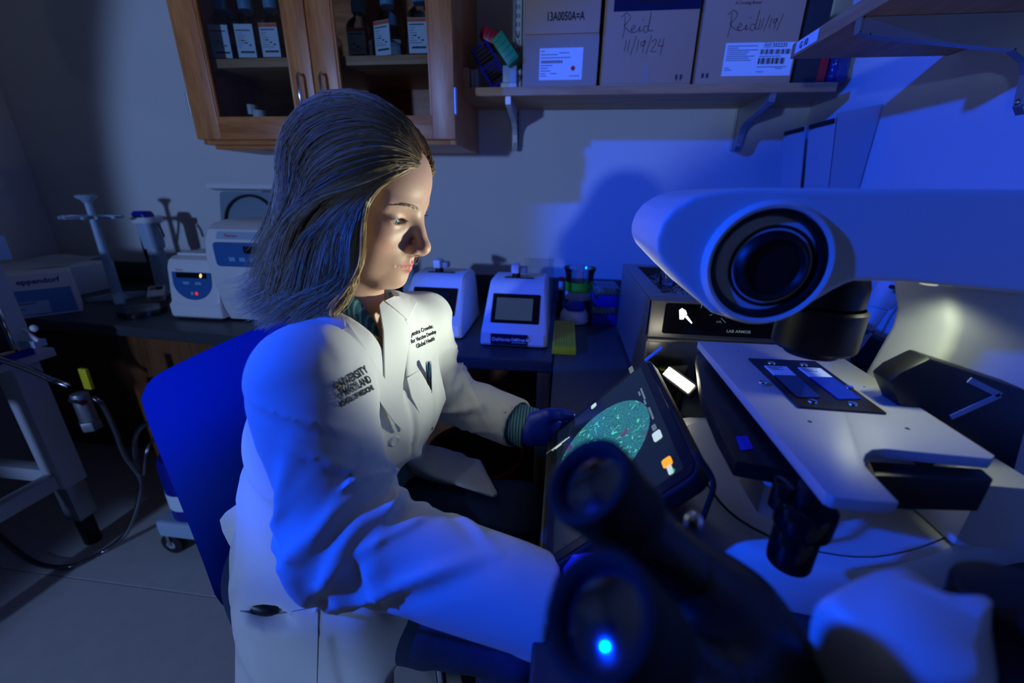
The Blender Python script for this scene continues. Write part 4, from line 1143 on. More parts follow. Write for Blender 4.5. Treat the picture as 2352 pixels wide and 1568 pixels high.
# arm
out = [(1507, 575), (1508, 545), (1520, 512), (1545, 480), (1590, 452), (1650, 437), (1730, 431)]
bot = [(1960, 646), (1915, 668), (1870, 695), (1815, 727), (1750, 742), (1690, 738), (1635, 718), (1570, 655), (1520, 602)]
AY = .418
ptop = pp(out, AY); pbot = pp(bot, AY)
armp = ptop + [(.36, 1.2065), (.755, 1.2065), (.755, 1.105), (.45, 1.116), (.36, 1.122), (.315, 1.125)] + pbot
MB().prism(armp[::-1], (0, AY, 0), X, Z, -.165, bev=.016, seg=4, angle=18).build('arm', 'scope_white', mic, angle=50)
hc = at(1757, 607, y=AY)
MB().lathe([(.0585, -.012), (.0580, .004), (.0545, .009), (.0515, .008), (.0505, .0), (.050, -.010)], hc, -Y, n=56).build('hub_ring', 'scope_white', mic)
hb = MB().lathe([(.0502, .007), (.046, .006), (.044, -.0), (.040, -.0005), (.0385, .0)], hc, -Y, n=56).build('hub_recess', 'black_plastic', mic)
MB().lathe([(.0386, .0005), (.034, -.0002), (.030, .006), (.0265, .0075), (.0255, .0055), (.024, .003), (0, .003)], hc + Vector((.006, 0, -.002)), -Y, n=48).build('lamp_knob', 'black_plastic', mic)
# condenser under the arm
cc = Vector((.305, .505, 0))
m = MB().lathe([(.034, 1.118), (.038, 1.105), (.038, 1.083), (.033, 1.080)], cc, n=40, close=True); m.build('condenser_collar', 'black_plastic', mic)
MB().lathe([(.040, 1.0798), (.0435, 1.077), (.0435, 1.032), (.040, 1.028), (.030, 1.027), (.028, 1.020), (0, 1.020)], cc, n=48).build('condenser', 'black_plastic', mic)
spot('scope_light', (.372, .462, 1.1120), (.385, .470, .98), SCOPE_W * 3.0, (.88, 1.0, .74), R(136), .35, .012)
MB().cyl((.372, .462, 1.1225), (.372, .462, 1.1160), .007, n=24).build('lamp_lens', glow('lens_glow', (1.0, .96, .74), .6), mic)
# stage plate
ST = .980
sp = [(1603, 783), (1897, 796), (2286, 1046), (2279, 1053), (2160, 1042), (2036, 1030), (2004, 1032), (1988, 1043), (1984, 1055), (1988, 1070), (2004, 1088), (2066, 1154), (1990, 1150), (1918, 1142), (1898, 1132)]
spw = [at(a, b, z=ST) for (a, b) in sp]
stg = MB().prism([(p.x, p.y) for p in spw], (0, 0, ST - .011), X, Y, .011, bev=.0012, seg=2).build('stage', 'stage_metal', mic)
for (a, b, r_) in ((1860, 968, .0022), (2084, 984, .0022), (1695, 806, .0012), (1848, 814, .0012), (1985, 888, .0012)):
    c = at(a, b, z=ST); MB().cyl((c.x, c.y, ST + .0002), (c.x, c.y, ST - .0008), r_, n=14).build('screw_hole', 'black_plastic', stg)
# mechanism below the stage
def slab(l, z0, z1, name, mt, par, bev=.002):
    q = [at(a, b, z=z1) for (a, b) in l]
    return MB().prism([(p.x, p.y) for p in q], (0, 0, z0), X, Y, z1 - z0, bev=bev).build(name, mt, par)
slab([(1600, 812), (1640, 806), (1800, 960), (1900, 1085), (1870, 1090), (1692, 1058), (1650, 985), (1612, 900)], .940, .958, 'stage_carriage', 'black_plastic', mic)
slab([(1995, 1058), (2255, 1075), (2284, 1100), (2010, 1092)], .925, .962, 'stage_carriage', 'black_plastic', mic)
lbp = slab([(1690, 1002), (1716, 1000), (1730, 1030), (1702, 1034)], .9585, .9592, 'blue_tag', 'rack_blue', mic, 0)
m = MB(); cs = Vector((.30, .50, 0))
m.box((.275, .47, .8408), (.335, .53, .925), bev=.004); m.build('stage_support', 'scope_white', mic)
MB().box((.44, .40, .843), (.50, .46, .924), bev=.004).build('stage_support', 'scope_white', mic)
# coaxial stage knobs hanging at the near corner
kc = at(1856, 1128, z=.962)
MB().cyl((kc.x, kc.y, .968), (kc.x, kc.y, .950), .0085, n=20).build('knob_shaft', 'black_plastic', mic)
MB().cyl((kc.x + .002, kc.y - .002, .952), (kc.x + .002, kc.y - .002, .925), .0225, n=30, bev=.003).build('drive_knob', 'black_gloss', mic)
MB().cyl((kc.x - .001, kc.y - .004, .9248), (kc.x - .001, kc.y - .004, .886), .0180, n=30, bev=.004).build('drive_knob', 'black_gloss', mic)
MB().cyl((kc.x - .012, kc.y + .010, .962), (kc.x - .012, kc.y + .010, .935), .0105, n=20, bev=.002).build('drive_knob', 'black_gloss', mic)
# angled focus block in front of the knobs
MB().prism(pp([(1762, 1088), (1828, 1080), (1845, 1105), (1838, 1150), (1768, 1192), (1738, 1178)], .40), (0, .455, 0), X, Z, .055, bev=.004).build('focus_block', 'scope_white', mic)

# slide holder with two slides
SH = ST + .0004
hp = [at(a, b, z=SH) for (a, b) in ((1718, 825), (1872, 832), (2036, 952), (1833, 937))]
hold = MB().prism([(p.x, p.y) for p in hp], (0, 0, SH), X, Y, .0022, bev=.0004, seg=1).build('slide_holder', 'black_plastic'); tag(hold, 'thin black holder plate with two slides lying on the stage', 'holder')
mat('slide_blue', (.01, .03, .35), .06, coat=.8); mat('slide_dark', (.008, .012, .05), .05, coat=.8)
for (q4, mt, lab) in (([(1755, 841), (1806, 843), (1884, 914), (1832, 914)], 'slide_dark', 'glass specimen slide with dark tissue, left one on the holder'), ([(1832, 845), (1884, 847), (1978, 917), (1926, 918)], 'slide_blue', 'blue-coloured glass specimen slide, right one on the holder')):
    z_ = SH + .0026; w4 = [at(a, b, z=z_) for (a, b) in q4]
    t = thing('specimen_slide', lab, 'slide', ((w4[0] + w4[2]) / 2), 0, 'specimen slides on the microscope stage')
    mix = lambda a, b, f_: a * (1 - f_) + b * f_
    c1, c2 = mix(w4[0], w4[3], .33), mix(w4[1], w4[2], .33)
    MB().prism([(p.x, p.y) for p in (w4[0], w4[1], c2, c1)], (0, 0, z_), X, Y, .0012).build('frosted_end', 'label_white', t)
    MB().prism([(p.x, p.y) for p in (c1, c2, w4[2], w4[3])], (0, 0, z_), X, Y, .0012).build('glass', mt, t)
    ux = (w4[1] - w4[0]); uy = (w4[3] - w4[0]); uxn = ux.normalized(); uyn = uy.normalized()
    lines(MB(), w4[0] + uyn * .004 + uxn * .002 + Z * .0014, uxn, -uyn, [(0, ux.length * .7, 0), (0, ux.length * .45, -.004), (.002, ux.length * .6, -.008)], .0009).build('print', 'ink_soft', t)
for (a, b, sx, sy) in ((1752, 878, .010, .007), (1772, 834, .008, .005), (1846, 838, .008, .005), (1866, 922, .010, .006), (1958, 928, .010, .006), (1950, 890, .006, .006)):
    c = at(a, b, z=SH + .003); MB().lathe([(0, .0026), (.0042, .0022), (.005, .001), (.005, 0)], (c.x, c.y, SH + .0024), n=16).build('clip', 'chrome', hold)

# ------------------------------------------------------------------ tablet standing in front of the microscope
TA, TB = Vector((.146, .640, .950)), Vector((-.003, .640, .792))
tu = (TA - TB).normalized(); tv = -Y; tn = tv.cross(tu)           # up the screen, her left to right, towards her
tn = tn if tn.x < 0 else -tn
TW, TH = .292, (TA - TB).length
tc_ = TB + tu * TH / 2 + tv * TW / 2
tab = thing('tablet', 'tablet showing a round green tissue image in front of the microscope', 'tablet', TB + tv * TW / 2)
MB().prism(rrect(TW, TH, .020, 6), tc_ - tn * .021, tv, tu, .020 * (1 if tv.cross(tu).dot(tn) > 0 else -1), bev=.004, seg=3).build('bumper_case', 'rubber', tab)
sgn = 1 if tv.cross(tu).dot(tn) > 0 else -1
scr = MB().prism(rrect(TW - .010, TH - .010, .014, 5), tc_ - tn * .0008, tv, tu, .0012 * sgn).build('screen_glass', 'screen_off', tab)
def onscr(px, py):
    D = at(px, py, d=1.0) - CAM; tt = (tc_ - CAM).dot(tn) / D.dot(tn); p = CAM + D * tt - tc_
    return p.dot(tv), p.dot(tu)
def scr_poly(name, poly, off, mt, par=None):
    return MB().prism(poly, tc_ + tn * off, tv, tu, .0003 * sgn).build(name, mt, par or scr)
mt_ = bpy.data.materials.new('screen_bg'); nt, N, L, P = nodes_of(mt_)
P.inputs['Base Color'].default_value = (.004, .006, .012, 1); P.inputs['Roughness'].default_value = .07
P.inputs['Emission Color'].default_value = (.010, .022, .06, 1); P.inputs['Emission Strength'].default_value = .35; MATS['screen_bg'] = mt_
bgp = scr_poly('display', rrect(TW - .034, TH - .034, .003), .0006, 'screen_bg')
mt_ = bpy.data.materials.new('tissue'); nt, N, L, P = nodes_of(mt_)
tcn = N.new('ShaderNodeTexCoord'); n1 = N.new('ShaderNodeTexNoise'); n1.inputs['Scale'].default_value = 72; n1.inputs['Detail'].default_value = 3; n1.inputs['Distortion'].default_value = 1.6
n2 = N.new('ShaderNodeTexNoise'); n2.inputs['Scale'].default_value = 620; n2.inputs['Detail'].default_value = 4
n3 = N.new('ShaderNodeTexNoise'); n3.inputs['Scale'].default_value = 26; n3.inputs['Detail'].default_value = 1
for n_ in (n1, n2, n3): L.new(tcn.outputs['Object'], n_.inputs['Vector'])
r1 = N.new('ShaderNodeValToRGB'); r1.color_ramp.elements[0].position = .60; r1.color_ramp.elements[1].position = .63
L.new(n1.outputs[0], r1.inputs[0])
r2 = N.new('ShaderNodeValToRGB'); e = r2.color_ramp.elements; e[0].position = .30; e[0].color = (.006, .035, .09, 1); e[1].position = .72; e[1].color = (.05, .36, .40, 1)
L.new(n2.outputs[0], r2.inputs[0])
r3 = N.new('ShaderNodeValToRGB'); r3.color_ramp.elements[0].position = .66; r3.color_ramp.elements[1].position = .74; L.new(n3.outputs[0], r3.inputs[0])
mA = N.new('ShaderNodeMix'); mA.data_type = 'RGBA'; L.new(r3.outputs[0], mA.inputs[0]); L.new(r2.outputs[0], mA.inputs[6]); mA.inputs[7].default_value = (.13, .03, .13, 1)
mB_ = N.new('ShaderNodeMix'); mB_.data_type = 'RGBA'; L.new(r1.outputs[0], mB_.inputs[0]); L.new(mA.outputs[2], mB_.inputs[6]); mB_.inputs[7].default_value = (.10, .72, .48, 1)
P.inputs['Base Color'].default_value = (.01, .02, .02, 1); P.inputs['Roughness'].default_value = .1
L.new(mB_.outputs[2], P.inputs['Emission Color']); P.inputs['Emission Strength'].default_value = .85; MATS['tissue'] = mt_
c0 = onscr(1392, 1010)
pts_ = [onscr(*q) for q in ((1285, 1076), (1300, 1040), (1340, 985), (1400, 935), (1445, 917), (1475, 928), (1487, 970), (1478, 1020), (1455, 1062))]
A_ = np.array([[2 * a, 2 * b, 1] for a, b in pts_]); bb_ = np.array([a * a + b * b for a, b in pts_]); sol = np.linalg.lstsq(A_, bb_, rcond=None)[0]
cr_ = min(math.sqrt(max(sol[2] + sol[0] ** 2 + sol[1] ** 2, 1e-6)), .10)
scr_poly('tissue_image', [(sol[0] + cr_ * math.cos(R(a)), sol[1] + cr_ * math.sin(R(a))) for a in range(0, 360, 6)], .0010, 'tissue')
glow('ui_white', (.75, .95, .85), .7); glow('ui_orange', (1.0, .35, .02), 1.3); glow('ui_green', (.05, .6, .2), .6); glow('ui_dim', (.3, .42, .4), .35)
def ui(px, py, w, h, mt, name='icon'):
    a, b = onscr(px, py); scr_poly(name, rrect(w, h, min(w, h) * .25, 3, a, b), .0013, mt)
ui(1451, 850, .022, .008, 'ui_dim'); ui(1365, 933, .012, .011, 'ui_white'); ui(1534, 1063, .014, .012, 'ui_orange'); ui(1541, 1080, .014, .006, 'ui_white'); ui(1547, 1083, .004, .005, 'ui_green')
ui(1511, 1002, .018, .012, 'ui_white'); ui(1504, 983, .012, .006, 'ui_dim'); ui(1497, 950, .030, .003, 'ui_dim'); ui(1478, 905, .034, .003, 'ui_dim'); ui(1470, 905, .012, .003, 'ui_dim'); ui(1483, 925, .012, .003, 'ui_dim')
ui(1289, 1020, .0022, .040, 'ui_white'); ui(1279, 1025, .0016, .046, 'ui_dim'); ui(1284, 1026, .0022, .014, 'ui_white')
fl = MB().fbox(TA + tu * .010 + tv * .006, tv, tu, tn, (.010, .034, .0012)).build('sticky_flag', 'sky_print'); tag(fl, 'small blue sticky flag on the top corner of the tablet', 'note')
cb = MB().tube([at(1590, 1035, y=.36), at(1605, 1050, y=.35), at(1632, 1090, y=.345), at(1638, 1120, y=.34), at(1625, 1160, y=.34), at(1612, 1195, y=.34)], .0028, smooth=6).build('tablet_cable', 'rubber'); tag(cb, 'black cable curling from the right side of the tablet', 'cable')
# stand behind the tablet
MB().fbox(tc_ - tn * .030 - tu * .03, tv, tu, tn, (.12, .10, .016), bev=.004).build('stand_plate', 'black_plastic', tab)
MB().prism([(.045, B0), (.150, B0), (.105, .858), (.085, .840)], (0, .55, 0), X, Z, .09, bev=.003).build('stand_wedge', 'black_plastic', tab)

# ------------------------------------------------------------------ bright work lamp behind the tablet
lm = thing('work_lamp', 'small bright LED lamp shining behind the tablet', 'lamp', at(1560, 872, z=.842))
l0, l1 = at(1524, 846, z=.874), at(1594, 898, z=.874); ax_ = (l1 - l0).normalized(); nrm = Vector((-.72, -.30, .62)).normalized(); ay_ = nrm.cross(ax_).normalized(); nrm = ax_.cross(ay_).normalized()
lc = (l0 + l1) / 2
glow('led_white', (1.0, .90, .66), 36.0)
MB().fbox(lc - nrm * .008, ax_, ay_, nrm, (.092, .028, .012), bev=.003).build('housing', 'black_plastic', lm)
MB().fbox(lc - nrm * .0008, ax_, ay_, nrm, (.080, .018, .0024), bev=.0005).build('led_panel', 'led_white', lm)
MB().cyl((lc.x + .012, lc.y + .01, B0), (lc.x + .012, lc.y + .01, lc.z - .012), .006, n=14).build('stem', 'black_plastic', lm)
MB().cyl((lc.x + .012, lc.y + .01, B0), (lc.x + .012, lc.y + .01, B0 + .010), .032, n=30, bev=.002).build('foot', 'black_plastic', lm)
spot('led_light', lc + nrm * .004, (-.26, .57, 1.25), LED_W, (.92, 1.0, .80), R(98), 1.0, .020)
bx = thing('dark_packet', 'black packet with yellow lettering lying behind the tablet', 'packet', at(1545, 838, z=.80))
q = [at(a, b, z=.846) for (a, b) in ((1500, 852), (1514, 840), (1582, 838), (1570, 864))]
MB().prism([(p.x, p.y) for p in q], (0, 0, B0), X, Y, .846 - B0, bev=.002).build('body', 'black_plastic', bx)
mat('yellow_print', (.85, .62, .02), .5, emis=(.85, .62, .02), estr=.0)
a_ = at(1562, 856, z=.8463); b_ = at(1514, 845, z=.8463); dx_ = (b_ - a_).normalized(); text('lettering', 'ENDER', .013, a_ + Z * .0003, dx_, Z.cross(dx_), 'yellow_print', bx, bold=.0008)
pc = MB().tube([at(1502, 828, z=.835), at(1540, 812, z=.86), at(1575, 805, z=.865), at(1603, 815, z=.86)], .002, smooth=5).build('clear_wire', 'clear_plastic'); tag(pc, 'thin pale wire arching between the tablet and the stage', 'wire')

# ------------------------------------------------------------------ electronic pipette behind the microscope
pt = thing('electronic_pipette', 'white electronic pipette with green key leaning behind the microscope', 'pipette', at(1932, 842, y=1.0))
p0, p1 = at(1932, 842, y=1.0), at(2062, 640, y=.96); dv = (p1 - p0).normalized(); p0 = p0 - dv * .0; sd = dv.cross(Y).normalized()
rg = lambda s_, w, d__: [p0 + dv * s_ + sd * a + Y * b for (a, b) in rrect(w, d__, min(w, d__) * .4, 4)]
MB().loft([rg(0, .010, .010), rg(.03, .016, .016), rg(.06, .028, .024), rg(.16, .032, .030)]).build('shaft', 'white_plastic', pt)
hd = MB().loft([rg(.161, .040, .034), rg(.18, .050, .040), rg(.26, .056, .044), rg(.33, .050, .044), rg(.34, .040, .036)]).build('handle', 'white_plastic', pt)
fy = -Y * .0225
MB().fbox(p0 + dv * .262 + fy, sd, dv, -Y, (.034, .040, .002), bev=.0006).build('display', 'black_gloss', hd)
MB().fbox(p0 + dv * .212 - Y * .0215 - sd * .004, sd, dv, -Y, (.030, .024, .003), bev=.001).build('key', 'green_plastic', hd)
MB().cyl(p0 + dv * .212 - Y * .019 + sd * .018, p0 + dv * .212 - Y * .0235 + sd * .018, .0042, n=14).build('button', 'black_plastic', hd)
lines(MB(), p0 + dv * .10 - Y * .0152, sd, dv, [(-.010, -.002, .006), (-.010, -.002, .003), (.0, .012, .006), (.0, .012, .002), (.0, .010, -.002)], .002).build('print', 'logo_blue', pt)
MB().tube([p0 + dv * .33 + sd * .02, p0 + dv * .36 + sd * .04, p0 + dv * .30 + sd * .08, p0 + dv * .12 + sd * .10, (.75, .93, B0 + .004)], .003, smooth=6).build('cord', 'rubber', pt)
tr = thing('cable_tray', 'dark tray with cables on the bench behind the microscope', 'tray', (.66, .80, B0))
MB().box((.585, .71, B0), (.78, .86, B0 + .045), bev=.004).build('tray', 'black_plastic', tr)
for q in range(3): MB().tube([(.59, .72 + .03 * q, B0 + .049), (.64, .74 + .02 * q, B0 + .07), (.70, .78, B0 + .055 + .01 * q), (.76, .72 + .05 * q, B0 + .050)], .0035, smooth=5).build('cable', 'rubber', tr)

# ================================================================== second microscope: binocular head close to the camera
m2 = thing('binocular_microscope', 'dark binocular microscope close to the camera with two eyepieces', 'microscope', (.27, .10, B0))
E1, E2 = at(1352, 1102, d=.200), at(1375, 1408, d=.152)
en = Vector((-.60, -.22, .77)).normalized()
for (E, s) in ((E1, 1.0), (E2, 1.0)):
    # eyecup with rolled rubber rim, lens and tube
    ec = MB().lathe([(.0164, -.004), (.0168, -.001), (.0182, .0016), (.0208, .003), (.0228, .002), (.0235, -.004), (.0225, -.014), (.0215, -.024), (.0225, -.028), (.0220, -.036), (.0195, -.040)], E, en, n=56).build('eyecup', 'rubber', m2)
    MB().lathe([(.0166, -.0022), (.012, -.0008), (.006, .0004), (0, .0008)], E, en, n=40).build('eye_lens', 'lens_glass', ec)
    MB().lathe([(.0166, -.0024), (.0150, -.020), (.0, -.021)], E, en, n=40).build('lens_barrel', 'black_gloss', ec)
    MB().lathe([(.0194, -.040), (.0188, -.045), (.0188, -.075), (.0205, -.078), (.0205, -.090), (.021, -.092), (.023, -.125), (.026, -.14)], E, en, n=44).build('eyepiece_tube', 'black_plastic', m2)
hx = (E1 + E2) / 2 - en * .125
hy_ = (E1 - E2).normalized(); hx_ = en.cross(hy_).normalized()
def headfn(p):
    q = p - np.array(hx, np.float32)
    a = d_cone(p, E1 - en * .10, E1 - en * .155, .023, .034); b = d_cone(p, E2 - en * .10, E2 - en * .155, .023, .034)
    c = d_cone(p, hx - en * .02, hx - en * .075 + Vector((.02, .005, -.025)), .038, .044)
    return smin(smin(a, b, .02), c, .03)
sdf_obj('binocular_head', headfn, hx - Vector((.12, .12, .16)), hx + Vector((.20, .12, .10)), .0045, 'black_plastic', m2)
MB().ball(E1 - en * .078 + Vector((.022, .022, .006)), .0055, n=14).build('set_screw', 'chrome', m2)
w2 = [(at(a, b, z=1.004)) for (a, b) in ((1880, 1372), (1960, 1325), (2040, 1302), (2095, 1312), (2150, 1352), (2200, 1370), (2285, 1377), (2262, 1440), (2245, 1500), (2250, 1568), (2100, 1568), (1990, 1475))]
pl_ = [(p.x, p.y) for p in spline(w2 + w2[:1], 5)][:-1]; cx2 = sum(p[0] for p in pl_) / len(pl_); cy2 = sum(p[1] for p in pl_) / len(pl_)
rr2 = lambda sc, z, dx=0, dy=0: [Vector((cx2 + (a - cx2) * sc + dx, cy2 + (b - cy2) * sc + dy, z)) for (a, b) in pl_]
MB().loft([rr2(1.35, .86, .03, -.01), rr2(1.14, .960, .010, -.004), rr2(1.05, .986, .003), rr2(1.0, .998), rr2(.95, 1.004), rr2(.86, 1.007)]).build('body_cover', 'scope_white', m2, angle=60)
MB().prism(rrect(.26, .17, .03), (.33, .085, B0), X, Y, .10, bev=.012, seg=3).build('base', 'scope_white', m2)
MB().box((.25, .03, B0 + .1005), (.46, .16, .86), bev=.015, seg=3).build('column', 'scope_white', m2)
kc2 = at(2345, 1410, z=.985)
MB().cyl((kc2.x - .002, kc2.y + .004, .995), (kc2.x + .004, kc2.y - .002, .92), .026, n=36, bev=.004).build('focus_knob', 'black_plastic', m2)
MB().cyl((kc2.x + .004, kc2.y - .002, .90), (kc2.x - .02, kc2.y - .05, .88), .012, n=20).build('knob_shaft', 'black_plastic', m2)
# ================================================================== chair
ch = thing('lab_chair', 'blue plastic shell chair under the seated person', 'chair', (-.38, .66, 0))
CY0, CY1 = .455, .865
P = []
n_u, n_v = 34, 30
for i in range(n_u + 1):
    s = i / n_u; row = []
    for j in range(n_v + 1):
        v = j / n_v; y = CY0 + (CY1 - CY0) * v; e_ = abs(2 * v - 1)
        if s < .45:                       # seat, from the front edge backwards
            a = s / .45; x = -.13 - .36 * a; z = .452 - .02 * math.sin(a * math.pi) - (.035 * (1 - a) ** 6) + .018 * e_ ** 3
        elif s < .60:                     # rounded corner
            a = (s - .45) / .15; th = a * math.pi / 2; x = -.49 - .085 * math.sin(th); z = .452 + .085 * (1 - math.cos(th)) + .018 * e_ ** 3 * (1 - a)
        else:
            a = (s - .60) / .40; x = -.575 - .035 * a ** 1.3 + .012 * e_ ** 2 * a; z = .537 + .395 * a - .022 * e_ ** 14 * a ** 2
            y = (CY0 + CY1) / 2 + (y - (CY0 + CY1) / 2) * (1 - .03 * a ** 12)
        row.append(Vector((x, y, z)))
    P.append(row)
m = MB().grid(P, .006); bmesh.ops.recalc_face_normals(m.bm, faces=m.bm.faces)
m.build('shell', 'chair_blue', ch, angle=60)
for (x, y) in ((-.20, CY0 + .05), (-.20, CY1 - .05), (-.50, CY0 + .05), (-.50, CY1 - .05)):
    dx = .03 if x > -.3 else -.05; dy = -.03 if y < .6 else .03
    MB().tube([(x, y, .425), (x + dx * .3, y + dy * .3, .38), (x + dx, y + dy, .012)], .011, n=12).build('leg', 'chrome', ch)
    MB().cyl((x + dx, y + dy, 0), (x + dx, y + dy, .014), .015, n=16).build('glide', 'rubber', ch)
m = MB()
for y in (CY0 + .05, CY1 - .05): m.tube([(-.20, y, .424), (-.50, y, .424)], .010)
m.tube([(-.35, CY0 + .05, .424), (-.35, CY1 - .05, .424)], .010); m.build('seat_frame', 'chrome', ch)

# ================================================================== red bin below the bench
bn = thing('waste_bin', 'red round waste bin with dark liner under the bench corner', 'bin', (-.245, 1.09, 0)); o = Vector((-.245, 1.105, 0))
MB().lathe([(0, .0), (.118, .0), (.122, .004), (.150, .40), (.158, .402), (.160, .412), (.154, .418), (.146, .412), (.118, .010), (0, .010)], o, n=52).build('tub', 'bin_red', bn)
m = MB(); rings = []
rb = random.Random(4)
for q in range(13):
    h = .12 + .30 * q / 12; rings.append([o + Vector((r_ * math.cos(a), r_ * math.sin(a), h - (.02 if q == 12 else 0))) for a, r_ in [(2 * math.pi * k_ / 44, (.116 + .0295 * q / 12) - .004 * rb.random()) for k_ in range(44)]])
m.loft([[o + Vector((0.02 * math.cos(2 * math.pi * k_ / 44), .02 * math.sin(2 * math.pi * k_ / 44), .115)) for k_ in range(44)]] + rings, cap=True) if False else m.loft(rings, cap=False)
bmesh.ops.contextual_create(m.bm, geom=[e for e in m.bm.edges if len(e.link_faces) == 1 and abs(e.verts[0].co.z - .12) < .03])
m.build('liner', 'bag_dark', bn)

# ================================================================== equipment cart on the left
ct = thing('equipment_cart', 'white steel frame table with instrument at the left edge', 'cart', (-1.80, .90, 0))
lx, ly = -1.620, .945
def leg(x, y):
    MB().box((x - .034, y - .034, .255), (x + .034, y + .034, .700), bev=.004).build('leg', 'cart_paint', ct)
    MB().box((x - .028, y - .028, .115), (x + .028, y + .028, .2548), bev=.003).build('leg_sleeve', 'satin_metal', ct)
    f_ = MB().cyl((x, y, .0), (x, y, .1148), .024, n=26, bev=.003).build('levelling_foot', 'black_plastic', ct)
    for zz in (.30, .40): MB().cyl((x - .0335, y - .012, zz), (x - .040, y - .012, zz), .009, n=6).build('bolt', 'satin_metal', ct)
for (x, y) in ((lx, ly), (-2.26, ly), (lx, .38), (-2.26, .38)): leg(x, y)
for (a, b) in (((-2.225, ly - .02, .262), (lx - .035, ly + .02, .312)), ((-2.225, .36, .262), (lx - .035, .40, .312)), ((lx - .02, .415, .262), (lx + .02, ly - .035, .312))):
    MB().box(a, b, bev=.004).build('rail', 'cart_paint', ct)
MB().box((-2.32, .33, .7005), (lx + .075, 1.0, .728), bev=.004).build('table_top', 'cart_paint', ct)
ins = thing('bench_instrument', 'grey metal instrument with dark framed window on the left cart', 'instrument', (-1.9, .75, .7285))
IX = -1.512
MB().box((-2.30, .50, .7288), (IX, .94, 1.005), bev=.006, seg=3).build('cabinet', 'cart_paint', ins)
wn = MB().box((-1.98, .4965, .775), (-1.60, .4998, .965)).build('window', 'black_gloss', ins)
# side facing the person: framed grille
MB().box((IX + .0003, .56, .765), (IX + .0025, .885, .955), bev=.0008).build('grille_plate', 'black_plastic', ins)
m = MB()
for (a, b) in (((.55, .757), (.895, .765)), ((.55, .955), (.895, .963)), ((.55, .757), (.558, .963)), ((.887, .757), (.895, .963))): m.box((IX + .0003, a[0], a[1]), (IX + .005, b[0], b[1]), bev=.001)
m.build('window_frame', 'chrome', ins)
MB().box((IX - .10, .52, 1.0055), (IX + .012, .96, 1.07), bev=.004).build('top_box', 'sky_print_light', ins)
MB().box((IX + .0004, .70, .735), (IX + .0016, .93, .757)).build('name_plate', 'tip_blue', ins)
# hook with hanging clip, right of the instrument
hk = thing('clip_holder', 'small pale plastic clip bracket fixed to the instrument corner', 'clip', (IX, .95, .80))
MB().box((IX + .0006, .905, .765), (IX + .05, .935, .785), bev=.002).build('plate', 'pale_blue_plastic', hk)
MB().obox((IX + .035, .915, .800), (.05, .006, .012), (0, .7, 0), bev=.002).build('lever', 'white_plastic', hk)
MB().ball((IX + .056, .915, .822), (.010, .008, .010), n=14).build('knob', 'white_plastic', hk)

# ------------------------------------------------------------------ tubing with valve
pane_glass('tubing_clear', (.62, .62, .66), .18, .22)
tb = MB().tube([at(-60, 806, x=-1.492), at(0, 824, x=-1.490), at(60, 845, x=-1.486), at(120, 872, x=-1.470), at(158, 886, y=.93)], .0085, n=12, smooth=6).build('tubing', 'tubing_clear'); tag(tb, 'clear hose running from the left cart to the yellow valve', 'hose')
vp = at(186, 915, y=.94)
vl = thing('valve', 'brass valve with yellow lever hanging on the clear hoses', 'valve', vp)
MB().cyl(vp + Vector((0, 0, -.075)), vp + Vector((0, 0, .018)), .021, n=20, bev=.003).build('body', 'satin_metal', vl)
MB().cyl(vp + Vector((0, 0, -.105)), vp + Vector((0, 0, -.0755)), .026, n=6, bev=.002).build('nut', 'satin_metal', vl)
MB().cyl(vp + Vector((-.02, -.01, .0)), vp + Vector((.035, -.02, .0)), .009, n=16).build('stem', 'chrome', vl)
a_, b_ = at(206, 893, y=.915), at(190, 846, y=.915); dv = b_ - a_
MB().fbox((a_ + b_) / 2, dv, Y, dv.cross(Y), (dv.length, .010, .026), bev=.004).build('lever', 'yellow_plastic', vl)
tb = MB().tube([at(214, 912, y=.946), at(235, 930, y=.95), at(262, 985, y=.96), at(285, 1045, y=.97), at(320, 1095, y=.98), at(322, 1130, y=.98), at(310, 1180, y=.96), at(285, 1230, y=.93), at(235, 1268, y=.90), at(170, 1298, z=.012), at(110, 1300, z=.009), at(60, 1280, z=.009), at(0, 1232, z=.009), at(-60, 1180, z=.009)], .0075, n=12, smooth=8).build('tubing', 'tubing_clear'); tag(tb, 'clear hose curling from the valve down onto the floor', 'hose')
tb = MB().tube([at(322, 1105, y=.99), at(312, 1060, y=1.0), at(310, 1010, y=1.02), at(325, 980, y=1.03), at(352, 972, y=1.04), at(380, 985, y=1.05)], .0075, n=12, smooth=8).build('tubing', 'tubing_clear'); tag(tb, 'clear hose looping up beside the blue canister', 'hose')
tb = MB().tube([at(330, 1090, y=.97), at(334, 1050, y=.98), at(344, 1020, y=1.0), at(362, 1006, y=1.02), at(385, 1010, y=1.03)], .005, n=10, smooth=8).build('tubing', 'tubing_clear'); tag(tb, 'thin clear hose looping in front of the blue canister', 'hose')
